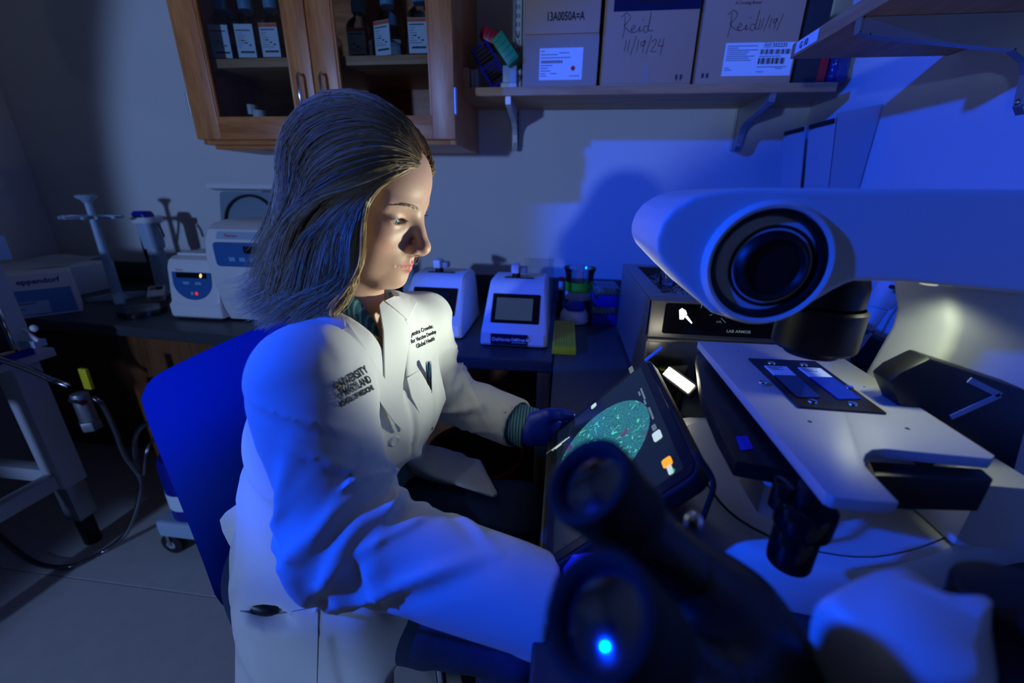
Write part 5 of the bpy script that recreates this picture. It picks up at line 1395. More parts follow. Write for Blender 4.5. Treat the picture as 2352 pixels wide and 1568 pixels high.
# canister on casters between cart and base cabinet
cc0 = at(428, 1060, y=1.0)
pm = thing('vacuum_canister', 'dark blue canister on a wheeled dolly behind the blue chair', 'canister', (cc0.x, 1.08, 0)); o = Vector((cc0.x, 1.0, 0))
MB().lathe([(0, .150), (.068, .150), (.074, .156), (.074, .36), (.066, .382), (.03, .39), (0, .39)], o, n=44).build('vessel', 'tip_blue', pm)
MB().lathe([(.0742, .20), (.0755, .20), (.0755, .26), (.0742, .26)], o, n=44).build('paper_label', 'label_white', pm)
MB().box((o.x - .10, o.y - .08, .085), (o.x + .10, o.y + .08, .149), bev=.012, seg=3).build('dolly', 'pale_blue_plastic', pm)
for (dx, dy) in ((-.08, -.055), (.08, -.055), (-.08, .055), (.08, .055)):
    c = o + Vector((dx, dy, .040)); w_ = MB().cyl(c - Y * .012, c + Y * .012, .040, n=28, bev=.005).build('caster_wheel', 'rubber', pm)
    MB().cyl(c - Y * .0145, c + Y * .0145, .016, n=18).build('hub', 'grey_plastic', w_)
    MB().box(c + Vector((-.006, -.018, .0)), c + Vector((.006, -.0150, .054)), bev=.001).build('fork', 'satin_metal', pm)
# ================================================================== the seated person
per = thing('person', 'person with blond hair in white lab coat and blue gloves seated at the tablet', 'person', (-.40, .57, 0))


def tint_mat(name, rough, spec=.5, sss=0.0, bump=0.0, bscale=300, sheen=0.0):
    m = bpy.data.materials.new(name); nt, N, L, P = nodes_of(m)
    a = N.new('ShaderNodeAttribute'); a.attribute_name = 'tint'; L.new(a.outputs['Color'], P.inputs['Base Color'])
    P.inputs['Roughness'].default_value = rough; P.inputs['Specular IOR Level'].default_value = spec; P.inputs['Sheen Weight'].default_value = sheen
    if sss:
        P.inputs['Subsurface Weight'].default_value = sss; P.inputs['Subsurface Radius'].default_value = (1.0, .36, .2); P.inputs['Subsurface Scale'].default_value = .0035
    if bump:
        nb = N.new('ShaderNodeTexNoise'); nb.inputs['Scale'].default_value = bscale; nb.inputs['Detail'].default_value = 3
        tc = N.new('ShaderNodeTexCoord'); L.new(tc.outputs['Object'], nb.inputs['Vector'])
        b = N.new('ShaderNodeBump'); b.inputs['Strength'].default_value = bump; b.inputs['Distance'].default_value = .0006
        L.new(nb.outputs[0], b.inputs['Height']); L.new(b.outputs[0], P.inputs['Normal'])
    MATS[name] = m


tint_mat('skin', .48, .4, sss=.18, bump=.12, bscale=900)
tint_mat('hair_tint', .42, .45)
_nt = M('hair_tint').node_tree; _tr = _nt.nodes.new('ShaderNodeBsdfTranslucent'); _mx = _nt.nodes.new('ShaderNodeMixShader'); _mx.inputs[0].default_value = .38
_at = [n for n in _nt.nodes if n.type == 'ATTRIBUTE'][0]; _nt.links.new(_at.outputs['Color'], _tr.inputs['Color'])
_nt.links.new(_nt.nodes['Principled BSDF'].outputs[0], _mx.inputs[1]); _nt.links.new(_tr.outputs[0], _mx.inputs[2]); _nt.links.new(_mx.outputs[0], _nt.nodes['Material Output'].inputs[0])

# ------------------------------------------------------------------ head
HO = np.array([-.2751, .5653, 1.1926]); HS = .95
HM = np.array((Matrix.Rotation(R(-7.45), 3, 'Z') @ Matrix.Rotation(R(21.0), 3, 'Y') @ Matrix.Rotation(R(2.8), 3, 'X')))
def to_head(p): return ((p - HO) @ HM / HS).astype(np.float32)
def from_head(q): return np.asarray(q, float) * HS @ HM.T + HO
def hv(q): return Vector(from_head(q))
def head_px(px, py, ly):
    """head-local point seen at a pixel, on the local plane Y = ly"""
    c = np.array(CAM); D = np.array(at(px, py, d=1.0)) - c
    c0 = (c - HO) @ HM / HS; d0 = D @ HM / HS
    return c0 + d0 * ((ly - c0[1]) / d0[1])
NB = to_head(np.array([[-.318, .567, 1.000]]))[0]


def head_sdf(q):
    d = d_ell(q, (-.008, 0, .032), (.092, .071, .082))
    d = smin(d, d_ell(q, (.026, 0, -.026), (.062, .057, .078)), .03)
    d = smin(d, d_ell(q, (.046, 0, .042), (.043, .050, .046)), .02)
    a = np.abs(q[:, 1]); s = np.stack([q[:, 0], a, q[:, 2]], 1)
    d = smin(d, d_sph(s, (.055, .037, -.031), .0215), .020)
    d = smin(d, d_cone(s, (.000, .048, -.058), (.062, .020, -.098), .018, .0175), .026)
    d = smin(d, d_ell(s, (.046, .030, -.070), (.026, .024, .026)), .018)
    d = smin(d, d_ell(q, (.0755, 0, -.0985), (.0180, .0200, .0165)), .018)
    d = smin(d, d_cone(s, (.0800, .012, .017), (.064, .045, .017), .0105, .009), .012)
    d = smax(d, -d_ell(s, (.1000, .0330, -.001), (.0200, .0165, .0120)), .012)
    # eyelids around the eyeball, opened by a narrow slit (gaze is lowered)
    d = smin(d, d_sph(s, (.0660, .0318, -.002), .0140), .006)
    d = smax(d, -d_ell(s, (.0815, .0322, -.0036), (.012, .0124, .0040)), .0016)
    # nose
    d = smin(d, d_cone(q, (.0825, 0, .012), (.1060, 0, -.031), .0072, .0092), .012)
    d = smin(d, d_sph(q, (.1085, 0, -.0355), .0100), .008)
    d = smin(d, d_ell(s, (.0985, .0112, -.0405), (.0098, .0066, .0070)), .006)
    d = smin(d, d_cone(q, (.0960, 0, -.0500), (.1070, 0, -.0430), .0042, .0050), .005)
    d = smax(d, -d_ell(s, (.1020, .0062, -.0492), (.0052, .0030, .0036)), .002)
    # mouth
    d = smin(d, d_ell(q, (.0700, 0, -.0680), (.0235, .0270, .0240)), .020)
    d = smin(d, d_cone(s, (.0945, 0, -.0650), (.0800, .0230, -.0690), .0046, .0014), .007)
    d = smin(d, d_cone(s, (.0930, 0, -.0745), (.0800, .0215, -.0702), .0056, .0014), .007)
    d = smax(d, -d_cone(s, (.1000, 0, -.0697), (.0860, .0240, -.0692), .0011, .0009), .0020)
    d = smax(d, -d_cone(q, (.0975, 0, -.0535), (.0985, 0, -.0610), .0020, .0024), .004)
    # ear, neck
    e = d_ell(s, (-.006, .0695, -.010), (.017, .006, .028)); e = smax(e, -d_ell(s, (-.002, .0765, -.008), (.010, .005, .018)), .004)
    d = smin(d, e, .006)
    d = smin(d, d_cone(q, (-.022, 0, -.045), tuple(NB), .050, .054), .022)
    return d


def body_sdf(p):
    q = to_head(p)
    d = head_sdf(q) * HS
    ch_ = d_ell(p, (-.335, .567, .955), (.062, .12, .060))
    return smin(d, ch_, .035)


def skin_col(V):
    q = to_head(V.astype(np.float32)); a = np.abs(q[:, 1]); s = np.stack([q[:, 0], a, q[:, 2]], 1)
    c = np.tile(np.array([.60, .36, .265]), (len(V), 1))
    def blend(w, col): 
        w = np.clip(w, 0, 1)[:, None]; return c * (1 - w) + np.array(col) * w
    c = blend(.55 * np.exp(-(d_sph(s, (.07, .04, -.034), 0) / .022) ** 2), (.60, .26, .20))
    c = blend(.5 * np.exp(-(d_sph(q, (.112, 0, -.038), 0) / .012) ** 2), (.60, .26, .20))
    lip = np.minimum(d_cone(s, (.0955, 0, -.0655), (.0800, .0245, -.0690), .0046, .0022), d_cone(s, (.0945, 0, -.0745), (.0800, .0230, -.0705), .0054, .0022))
    c = blend((.0034 - lip) / .0030, (.56, .15, .13))
    br = d_cone(s, (.0900, .013, .0165), (.0790, .033, .0215), .0030, .0026); br = np.minimum(br, d_cone(s, (.0790, .033, .0215), (.0640, .049, .0150), .0026, .0012))
    c = blend(.75 * np.clip((.0035 - br) / .0045, 0, 1), (.20, .115, .06))
    lid = d_ell(s, (.0815, .0322, -.0036), (.012, .0126, .0043)); c = blend(.6 * np.clip((.0016 - np.abs(lid)) / .0016, 0, 1), (.30, .13, .09))
    return c.astype(np.float32)


body = sdf_obj('body', body_sdf, (-.46, .40, .90), (-.13, .73, 1.34), .00155, 'skin', per, skin_col, smooth=1)
def surf_x(y, z, lo=.03, hi=.13):
    """front surface of the face at local (y, z)"""
    xs_ = np.linspace(hi, lo, 220); d_ = head_sdf(np.stack([xs_, np.full(220, y), np.full(220, z)], 1).astype(np.float32)); k_ = np.argmax(d_ < 0)
    return float(xs_[k_])
mat('eye_white', (.72, .70, .66), .12, coat=.6); mat('iris', (.10, .15, .14), .15, coat=.6); mat('pupil', (.004, .004, .005), .1); mat('lash', (.02, .014, .012), .7)
for s in (-1, 1):
    ec = (.0660, s * .0318, -.002); gz = Vector(HM @ np.array([.93, .0, -.34])).normalized(); c = hv(ec); r_ = .0126 * HS
    ey = MB().ball(c, r_, n=28).build('eyeball', 'eye_white', body)
    up = gz.orthogonal().normalized()
    MB().lathe([(.0060 * HS, r_ * .885), (.0055 * HS, r_ * .935), (.003 * HS, r_ * 1.005), (0, r_ * 1.02)], c, gz, n=24).build('iris', 'iris', ey)
    MB().lathe([(.0023 * HS, r_ * 1.012), (.0015 * HS, r_ * 1.030), (0, r_ * 1.035)], c, gz, n=16).build('pupil', 'pupil', ey)
    m = MB()
    for k_ in range(15):                     # upper lashes
        u_ = (k_ / 14) * 2 - 1; y_ = s * (.0322 + u_ * .0115); z_ = .0006 - .0028 * u_ ** 2; x_ = surf_x(y_, z_ + .0012) - .0004
        b0 = np.array([x_, y_, z_]); m.tube([hv(b0), hv(b0 + np.array([.0035, s * .0010 * (1 + 2 * u_), -.0012])), hv(b0 + np.array([.0070, s * .0022 * (1 + 2 * u_), .0004]))], [.00042, .0003, .00012], n=4)
    m.build('eyelashes', 'lash', ey)
    m = MB(); re_ = random.Random(9)
    for k_ in range(70):                     # eyebrow hairs
        u_ = re_.random(); y_ = .013 + .036 * u_; z_ = .0170 + .006 * math.sin(u_ * 2.4) - .002 * u_ + re_.uniform(-.0026, .0026) * (1 - .6 * u_)
        y2 = y_ + .0042; z2 = z_ + .0016 - .003 * u_; b0 = np.array([surf_x(s * y_, z_), s * y_, z_]); b1 = np.array([surf_x(s * y2, z2) + .0006, s * y2, z2]); m.tube([hv(b0), hv((b0 + b1) / 2 + np.array([.0007, 0, .0002])), hv(b1)], [.00030, .00026, .0001], n=3)
    m.build('eyebrow', 'brow_hair' if 'brow_hair' in MATS else mat('brow_hair', (.24, .15, .08), .6), body)

# ------------------------------------------------------------------ hair
GT = [  # top layer, swept back from the hairline: pixel x, y and local Y from root to tip
    [(1003, 376, -.034), (930, 384, -.060), (850, 420, -.082), (770, 450, -.094), (712, 470, -.098), (676, 510, -.100), (655, 580, -.103), (632, 680, -.108)],
    [(1005, 364, -.028), (942, 350, -.052), (858, 362, -.075), (770, 400, -.088), (712, 452, -.092), (680, 510, -.095), (655, 590, -.100), (628, 690, -.105)],
    [(1005, 352, -.020), (940, 300, -.040), (848, 285, -.062), (755, 325, -.075), (695, 405, -.080), (668, 490, -.085), (645, 580, -.090), (612, 680, -.095)],
    [(995, 338, -.002), (950, 262, -.005), (860, 212, -.012), (765, 222, -.020), (696, 286, -.028), (662, 378, -.033), (652, 460, -.036), (636, 560, -.040), (610, 650, -.045)]]
GB = [  # lower layer, falling in waves from temple and ear to the shoulder
    [(955, 388, -.050), (880, 424, -.078), (836, 465, -.090), (820, 540, -.095), (814, 610, -.101), (790, 664, -.108), (728, 708, -.110), (706, 748, -.112)],
    [(930, 394, -.058), (860, 432, -.082), (810, 476, -.092), (775, 540, -.098), (765, 600, -.103), (742, 655, -.107), (702, 706, -.112), (680, 748, -.114)],
    [(880, 410, -.072), (820, 446, -.088), (770, 490, -.095), (728, 545, -.100), (712, 600, -.105), (690, 650, -.108), (658, 700, -.112), (628, 738, -.114)],
    [(830, 430, -.085), (780, 458, -.093), (730, 495, -.097), (690, 550, -.100), (672, 605, -.104), (645, 655, -.106), (608, 696, -.110), (572, 716, -.110)],
    [(770, 440, -.088), (716, 470, -.088), (672, 520, -.078), (648, 580, -.068), (622, 640, -.062), (585, 684, -.060)]]
def resample(P, n=24):
    P = np.array([list(v) for v in spline([Vector(p) for p in P], 8)]); L_ = np.r_[0, np.cumsum(np.linalg.norm(np.diff(P, axis=0), axis=1))]
    t_ = np.linspace(0, L_[-1], n); return np.stack([np.interp(t_, L_, P[:, k_]) for k_ in range(3)], 1)
def hug(g, off, upto=12):
    """keep the upper part of a lock close to the scalp"""
    g = g.copy(); E0 = ((-.008, 0, .032), (.092, .071, .082))
    for _ in range(4):
        q = g[:upto].astype(np.float32); d0 = d_ell(q, *E0); e_ = 1e-3
        G = np.stack([d_ell(q + np.eye(3, dtype=np.float32)[k_] * e_, *E0) - d0 for k_ in range(3)], 1) / e_
        w_ = np.clip((upto - np.arange(upto)) / 5, 0, 1)[:, None]
        g[:upto] -= w_ * G * (d0 - off)[:, None]
    return g
w24 = np.linspace(0, 1, 24)[:, None]; mir = np.array([1, -1, 1])
nT = [hug(resample([head_px(*q) for q in g]), .010, 14) for g in GT]; nB = [hug(resample([head_px(*q) for q in g]), .007, 9) for g in GB]
midT = resample([(.066, .0, .090), (.040, .0, .114), (-.008, .0, .127), (-.060, .0, .113), (-.100, .0, .068), (-.112, .0, .010), (-.116, .0, -.055), (-.124, .0, -.115), (-.140, .0, -.165)])
midB = resample([(-.095, .0, .02), (-.108, .0, -.03), (-.114, .0, -.08), (-.122, .0, -.13), (-.138, .0, -.185)])
RT = np.array(nT + [nT[3] * .5 + midT * .5, midT] + [g * mir for g in nT[::-1]])
fB = [g * mir + np.array([-.014, 0, .0]) * w24 for g in nB]
RB = np.array(nB + [midB] + fB[::-1])


def hair_mass(p):
    q = to_head(p)
    d = d_ell(q, (-.014, 0, .034), (.090, .072, .083))
    cen = np.array([-.02, 0, 0.0])
    for g in list(RT[::2]) + list(RB):
        gi = g + (cen - g) * (.027 / np.linalg.norm(g - cen, axis=1)[:, None])
        for k_ in range(6, 20, 4):
            d = smin(d, d_cone(q, gi[k_], gi[min(k_ + 4, 23)], .0120, .0110 if k_ < 15 else .0060), .012)
    d = smax(d, q[:, 0] - .055, .008)                                    # keep the face free
    d = smax(d, -d_box(q, (.082, 0, -.005), (.056, .100, .100), .008), .008)
    return d * HS
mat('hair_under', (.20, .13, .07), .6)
hair = sdf_obj('hair', hair_mass, (-.50, .42, 1.00), (-.15, .72, 1.345), .0035, 'hair_under', per, smooth=3)
NP = 15; t01 = np.linspace(0, 1, NP)


def lay(RG, NS, us, dark, ash, blond, light, wave, spread, startmax, seed):
    """strands blended between neighbouring guide locks"""
    g_ = np.random.default_rng(seed); NG = len(RG)
    us = np.clip(us, 0, NG - 1.001); i0 = us.astype(int); fr_ = (us - i0)[:, None, None]
    tt = np.linspace(0, 23, NP); ti = np.clip(tt.astype(int), 0, 22); tf = (tt - ti)[None, :, None]
    RS = RG[:, ti] * (1 - tf[0]) + RG[:, ti + 1] * tf[0]
    S_ = RS[i0] * (1 - fr_) + RS[i0 + 1] * fr_
    cen = np.array([-.02, 0, -.01]); rad = S_ - cen; rad /= np.linalg.norm(rad, axis=2, keepdims=True)
    for _ in range(2):                                   # keep every strand outside the skull
        d0 = d_ell(S_.reshape(-1, 3).astype(np.float32), (-.008, 0, .030), (.093, .078, .084)).reshape(NS, NP)
        S_ = S_ + rad * np.maximum(.012 - d0, 0)[:, :, None]
    dep = -(g_.random(NS) ** 1.4 * .010)[:, None] * np.ones(NP)[None]
    S_ = S_ + rad * dep[:, :, None]
    S_ = S_ + g_.normal(0, .0022, (NS, 1, 3)) * (.35 + .6 * spread * t01[None, :, None] ** 1.5)
    clump = np.clip((us / NG * 130 + g_.normal(0, 2.0, NS)).astype(int), 0, 129); cph = g_.random(130) * 6.28; cof = g_.normal(0, .0062 * spread, (130, 3)); cl = g_.normal(0, .16, 130)
    ph = cph[clump] + g_.normal(0, .30, NS)
    wav = np.sin(t01[None] * 10.5 + ph[:, None]) * (.0010 + wave * t01[None] ** 1.6)
    S_ = S_ + wav[:, :, None] * np.array([.75, .40, .25]) + cof[clump][:, None, :] * (t01[None, :, None] ** 2.0)
    S_ = S_ + np.array([-1, -.2, .15]) * (g_.random(NS)[:, None, None] ** 6 * .034) * (t01[None, :, None] ** 2.5)
    cut = .70 + .30 * g_.random(NS) ** .7; start = g_.random(NS) ** 1.5 * startmax
    ts = (start[:, None] + (cut - start)[:, None] * t01[None]) * (NP - 1); j0 = np.clip(ts.astype(int), 0, NP - 2); jf = (ts - j0)[:, :, None]; ar = np.arange(NS)[:, None]
    S_ = S_[ar, j0] * (1 - jf) + S_[ar, j0 + 1] * jf
    Wd = from_head(S_.reshape(-1, 3)).reshape(NS, NP, 3)
    rr_ = (.00034 + .00038 * g_.random(NS))[:, None] * (1 - .7 * t01[None] ** 2)
    Tn = np.gradient(Wd, axis=1); Tn /= np.linalg.norm(Tn, axis=2, keepdims=True) + 1e-9
    ref = np.array([.31, .57, .76]); Aa = np.cross(Tn, ref); Aa /= np.linalg.norm(Aa, axis=2, keepdims=True) + 1e-9; Bb = np.cross(Tn, Aa)
    VV = np.stack([Wd + rr_[:, :, None] * (Aa * math.cos(k_ * 2.0944) + Bb * math.sin(k_ * 2.0944)) for k_ in range(3)], 2).reshape(-1, 3)
    base = (np.arange(NS)[:, None, None] * NP + np.arange(NP - 1)[None, :, None]) * 3; k3 = np.arange(3)[None, None]; k4 = (k3 + 1) % 3
    QQ = np.stack([base + k3, base + k4, base + 3 + k4, base + 3 + k3], -1).reshape(-1, 4)
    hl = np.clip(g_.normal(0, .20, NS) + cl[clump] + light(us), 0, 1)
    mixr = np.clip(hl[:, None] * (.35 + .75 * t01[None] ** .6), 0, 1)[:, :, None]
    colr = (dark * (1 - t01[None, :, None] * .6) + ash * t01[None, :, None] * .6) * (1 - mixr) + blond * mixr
    CC = np.repeat(colr[:, :, None, :], 3, 2).reshape(-1, 3)
    me = mesh_from('strands', VV, QQ, CC.astype(np.float32)); me.transform(wmat(hair).inverted()); me.materials.append(M('hair_tint'))
    so = bpy.data.objects.new('strands', me); COL.objects.link(so); so.parent = hair; so['kind'] = 'stuff'


dk, as_, bl = np.array([.32, .215, .120]), np.array([.56, .42, .245]), np.array([.86, .70, .40])
n1_, n2_ = 11000, 10500
uT = np.where(rng.random(n1_) < .72, rng.random(n1_) ** 1.15 * 5.0, rng.random(n1_) * 9.0)
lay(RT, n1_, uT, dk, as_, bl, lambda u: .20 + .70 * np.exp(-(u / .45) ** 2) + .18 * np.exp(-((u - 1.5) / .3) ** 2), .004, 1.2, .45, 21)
uB = np.where(rng.random(n2_) < .78, rng.random(n2_) ** 1.35 * 4.6, rng.random(n2_) * 10.0)
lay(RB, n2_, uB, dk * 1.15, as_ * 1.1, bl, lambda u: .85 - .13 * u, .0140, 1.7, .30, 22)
# ------------------------------------------------------------------ clothes
mat('coat_cloth', (.80, .81, .79), .72, var=.02, vscale=30, bump=.04, bscale=1400, sheen=.15)
mat('knit', (.045, .16, .20), .8, bump=.9, bscale=330, stretch=(1, 1, .25), sheen=.2)
mat('denim', (.020, .042, .105), .8, var=.25, vscale=90, bump=.25, bscale=600)
mat('glove_blue', (.010, .045, .62), .30, bump=.25, bscale=70)
mat('thread', (.012, .012, .016), .8); mat('thread_gold', (.75, .45, .03), .6)
tfw = np.array([.965, -.262, 0.]); tlt = np.array([.262, .965, 0.])
TR = np.stack([tfw, tlt, np.array([0, 0, 1.])], 1)
R_SH, R_EL, R_WR = np.array([-.302, .425, .978]), np.array([-.245, .364, .800]), np.array([-.004, .340, .757])
L_SH, L_EL, L_WR = np.array([-.262, .722, .962]), np.array([-.262, .800, .775]), np.array([-.078, .700, .772])
def unit(v): return v / np.linalg.norm(v)


def torso(p, g=0.0):
    d = d_ell(p, (-.378, .572, .57), (.128 + g, .180 + g, .15 + g), TR)
    d = smin(d, d_ell(p, (-.372, .570, .72), (.112 + g, .155 + g, .15 + g), TR), .06)
    d = smin(d, d_ell(p, (-.328, .570, .865), (.112 + g, .158 + g, .12 + g), TR), .06)
    d = smin(d, d_cone(p, R_SH + np.array([.006, .02, -.006]), np.array([-.308, .55, .990]), .046 + g, .056 + g), .045)
    d = smin(d, d_cone(p, L_SH + np.array([-.01, -.02, -.006]), np.array([-.303, .59, .988]), .046 + g, .056 + g), .045)
    return d


def bone(p, a, b):
    ab = b - a; t = np.clip(((p - a) @ ab) / (ab @ ab), 0, 1); return t, np.linalg.norm(p - a - t[:, None] * ab, axis=1)


def sleeve(p, sh, el, wr, r0, r1, r2):
    a = d_cone(p, sh, el, r0, r1); b = d_cone(p, el, wr + unit(wr - el) * .012, r1, r2)
    return smin(a, b, .045)


def creases(p, s, seed, stretch):
    n = vnoise(p * np.array(stretch), s, seed); return (1 - np.abs(n)) ** 7


def fold_list(seed, Le, Lt, n):
    r_ = np.random.default_rng(seed); out = []
    for k_ in range(n):
        s0 = Le + r_.normal(0, .055) if k_ < n * .6 else r_.uniform(.03, Lt - .03)
        out.append((s0, r_.uniform(-2.4, 2.4), r_.choice([-1, 1]) * r_.uniform(9, 24), r_.uniform(.10, .19), r_.uniform(.030, .060), r_.uniform(.0035, .0075)))
    return out


def sleeve_folds(p, sh, el, wr, folds):
    t1, _ = bone(p, sh, el); t2, _ = bone(p, el, wr); L1, L2 = np.linalg.norm(el - sh), np.linalg.norm(wr - el); al = t1 * L1 + t2 * L2
    c = np.where((t2 > 0)[:, None], el + t2[:, None] * (wr - el), sh + t1[:, None] * (el - sh)); q = p - c
    ax = np.where((t2 > .02)[:, None], unit(wr - el), unit(el - sh)); e1 = np.array([0, -1., 0]) - ax * (ax @ np.array([0, -1., 0]))[:, None]; e1 /= np.linalg.norm(e1, axis=1, keepdims=True); e2 = np.cross(ax, e1)
    ph = np.arctan2((q * e2).sum(1), (q * e1).sum(1)); out = np.zeros(len(p))
    for (s0, p0, sl, w_, ln, am) in folds:
        d_ = ph - p0 - sl * (al - s0); d_ = (d_ + np.pi) % (2 * np.pi) - np.pi
        out += am * (np.exp(-(d_ / w_) ** 2) - .45 * np.exp(-((d_ - 2.2 * w_) / (1.5 * w_)) ** 2)) * np.exp(-((al - s0) / ln) ** 2)
    return out


def front_ab(p):
    v = p - np.array([-.335, .565, 0.]); return v @ tlt, p[:, 2], v @ tfw


def in_poly(a, b, poly, soft=.003):
    """smooth inside-mask of a convex polygon in the (a, b) plane of the coat front"""
    w = np.full(len(a), 1e3); n = len(poly); area = sum(poly[i][0] * poly[(i + 1) % n][1] - poly[(i + 1) % n][0] * poly[i][1] for i in range(n)); sg = 1 if area > 0 else -1
    for i in range(n):
        x0, y0 = poly[i]; x1, y1 = poly[(i + 1) % n]; L_ = math.hypot(x1 - x0, y1 - y0)
        w = np.minimum(w, sg * ((x1 - x0) * (b - y0) - (y1 - y0) * (a - x0)) / L_)
    return np.clip(w / soft * .5 + .5, 0, 1)


LAP_N = [[(-.012, .800), (-.004, .915), (-.052, 1.07), (-.120, 1.07), (-.116, 1.005)], [(-.045, 1.0), (-.050, 1.11), (-.125, 1.11), (-.135, 1.012), (-.105, 1.002)]]
LAP_F = [[(-.010, .800), (-.004, .915), (.040, 1.06), (.088, 1.06), (.090, .985)], [(.035, .985), (.040, 1.11), (.11, 1.11), (.112, .992), (.088, .984)]]
POCK = [(.052, .800), (.058, .915), (.135, .925), (.130, .805)]


def coat_fn(p):
    p = p.astype(np.float64)
    T = torso(p, .012)
    # drape: long folds of the coat body, hanging and pulled towards the arms
    fv0 = (p - np.array([-.335, .565, 0.])) @ tfw
    calm = 1 - .75 * np.clip(fv0 / .05, 0, 1) * np.clip((p[:, 2] - .84) / .05, 0, 1)
    T = T + calm * (.0035 * vnoise(p * np.array([1, 1, .45]), 17, 1) - .0065 * creases(p @ np.array([[1, .3, 0], [0, 1, 0], [.35, .2, .8]]), 11, 3, (1, 1, .6)))
    # coat over the hips and thighs
    sk = d_cone(p, (-.38, .475, .565), (-.262, .465, .570), .112, .092)
    fl_ = d_cone(p, (-.39, .650, .565), (-.270, .655, .570), .110, .092)
    sl_ = d_box(p, (-.225, .650, .652), (.125, .088, .0062), .006, np.array(Matrix.Rotation(.07, 3, 'Y')))
    sl_ = smax(sl_, (p - np.array([-.108, .655, .655])) @ unit(np.array([1., .55, .0])), .002); sl_ = smax(sl_, (p - np.array([-.145, .600, .655])) @ unit(np.array([.62, -1., .0])), .002)
    fl_ = smin(fl_, sl_, .02)
    sk = smin(sk, fl_, .012)
    sk = smin(sk, d_box(p, (-.340, .392, .36), (.104, .036, .30), .034, np.array(Matrix.Rotation(.05, 3, 'Z'))), .04)
    sk = smin(sk, d_box(p, (-.345, .735, .36), (.130, .040, .30), .038), .05)
    sk = smin(sk, d_box(p, (-.448, .575, .44), (.036, .15, .24), .036), .05)
    sk = sk + .006 * vnoise(p * np.array([1, 1, .35]), 15, 6) - .006 * creases(p, 10, 8, (1, .6, .40))
    # open front below the button: a wedge between the two front panels
    av, bv, fv = front_ab(p)
    op = np.maximum(np.abs(av + .010 - .30 * np.clip(.80 - bv, 0, .3)) - np.clip((.80 - bv) * .52, 0, .115), -(fv - .02))
    sk = smax(sk, -op, .012)
    d = smin(T, sk, .05)
    d = smax(d, -op - .0, .012)
    # sleeves
    for (sh, el, wr, r0, r1, r2, sd) in ((R_SH, R_EL, R_WR, .072, .060, .054, 21), (L_SH, L_EL, L_WR, .058, .054, .048, 33)):
        s = sleeve(p, sh, el, wr, r0, r1, r2)
        t1, _ = bone(p, sh, el); t2, _ = bone(p, el, wr)
        ax1, ax2 = unit(el - sh), unit(wr - el)
        along = t1 * np.linalg.norm(el - sh) + t2 * np.linalg.norm(wr - el); Le = np.linalg.norm(el - sh)
        q1 = p - el; inner = np.clip((q1 @ unit(sh + wr - 2 * el)) / .06, -1, 1)
        wv = vnoise(p, 12, sd)
        s = s + .0040 * np.exp(-((along - Le) / .070) ** 2) * np.sin(along * 105 + 2.2 * wv + 2.0 * inner) * (.45 + .55 * np.clip(inner + .5, 0, 1))
        s = s - sleeve_folds(p, sh, el, wr, fold_list(sd, Le, Le + np.linalg.norm(wr - el), 26)) + .002 * wv
        s = s + .003 * np.sin(along * 60 + 4 * vnoise(p, 9, sd + 2)) * np.clip(1 - along / .12, 0, 1)
        d = smin(d, s, .022)
    # lapels, collar and breast pocket stand proud of the front
    fr = np.clip(fv / .02, 0, 1)
    lift = np.zeros(len(p))
    for poly in LAP_N + LAP_F: lift = np.maximum(lift, .0015 * in_poly(av, bv, poly, .004))
    lift = np.maximum(lift, .0030 * in_poly(av, bv, POCK, .003))
    placket = .004 * in_poly(av, bv, [(-.016, .60), (-.014, .80), (.022, .80), (.022, .60)], .003)
    d = d - fr * np.maximum(lift, placket * (bv < .80))
    # neck opening (V), hollow cuffs, hem
    vz = np.maximum(np.maximum((av + .004) * .945 - (bv - .915) * .33, -(av + .004) * .93 - (bv - .915) * .36), -(fv + .03))
    d = smax(d, -vz, .003)
    nk = d_cone(p, (-.318, .567, .985), (-.295, .566, 1.15), .064, .078); d = smax(d, -nk, .004)
    for (el, wr, r2) in ((R_EL, R_WR, .054), (L_EL, L_WR, .048)):
        u_ = unit(wr - el); pl = (p - wr) @ u_ - .012
        d = np.where(pl > -.16, smax(d, np.where(np.linalg.norm(p - wr, axis=1) < .17, pl, -1), .002), d)
        d = smax(d, -d_cone(p, wr - u_ * .05, wr + u_ * .05, r2 - .009, r2 - .0045), .002)
    d = smax(d, .13 - p[:, 2], .003)
    # hip pocket opening on the near side
    d = smax(d, -d_ell(p, (-.372, .346, .640), (.036, .032, .015), np.array(Matrix.Rotation(.22, 3, 'Y'))), .004)
    pk = np.clip(np.minimum.reduce([(p[:, 0] + .415) / .004, (-.285 - p[:, 0]) / .004, (.634 - .10 * (p[:, 0] + .35) - p[:, 2]) / .004]), 0, 1) * (p[:, 1] < .42)
    d = d - .0045 * pk
    return d.astype(np.float32)


coat = sdf_obj('lab_coat', coat_fn, (-.60, .26, .10), (.08, .88, 1.11), .0040, 'coat_cloth', per, smooth=4)
cv = np.empty(len(coat.data.vertices) * 3, np.float32); coat.data.vertices.foreach_get('co', cv); cm = wmat(coat)
bvh = BVHTree.FromPolygons([tuple(cm @ Vector(v)) for v in cv.reshape(-1, 3)], [tuple(p.vertices) for p in coat.data.polygons])


def hit(px, py):
    D = (at(px, py, d=1.0) - CAM).normalized(); h = bvh.ray_cast(CAM, D, 3)
    return (h[0], h[1]) if h[0] is not None else (at(px, py, y=.5), Vector((0, -1, 0)))


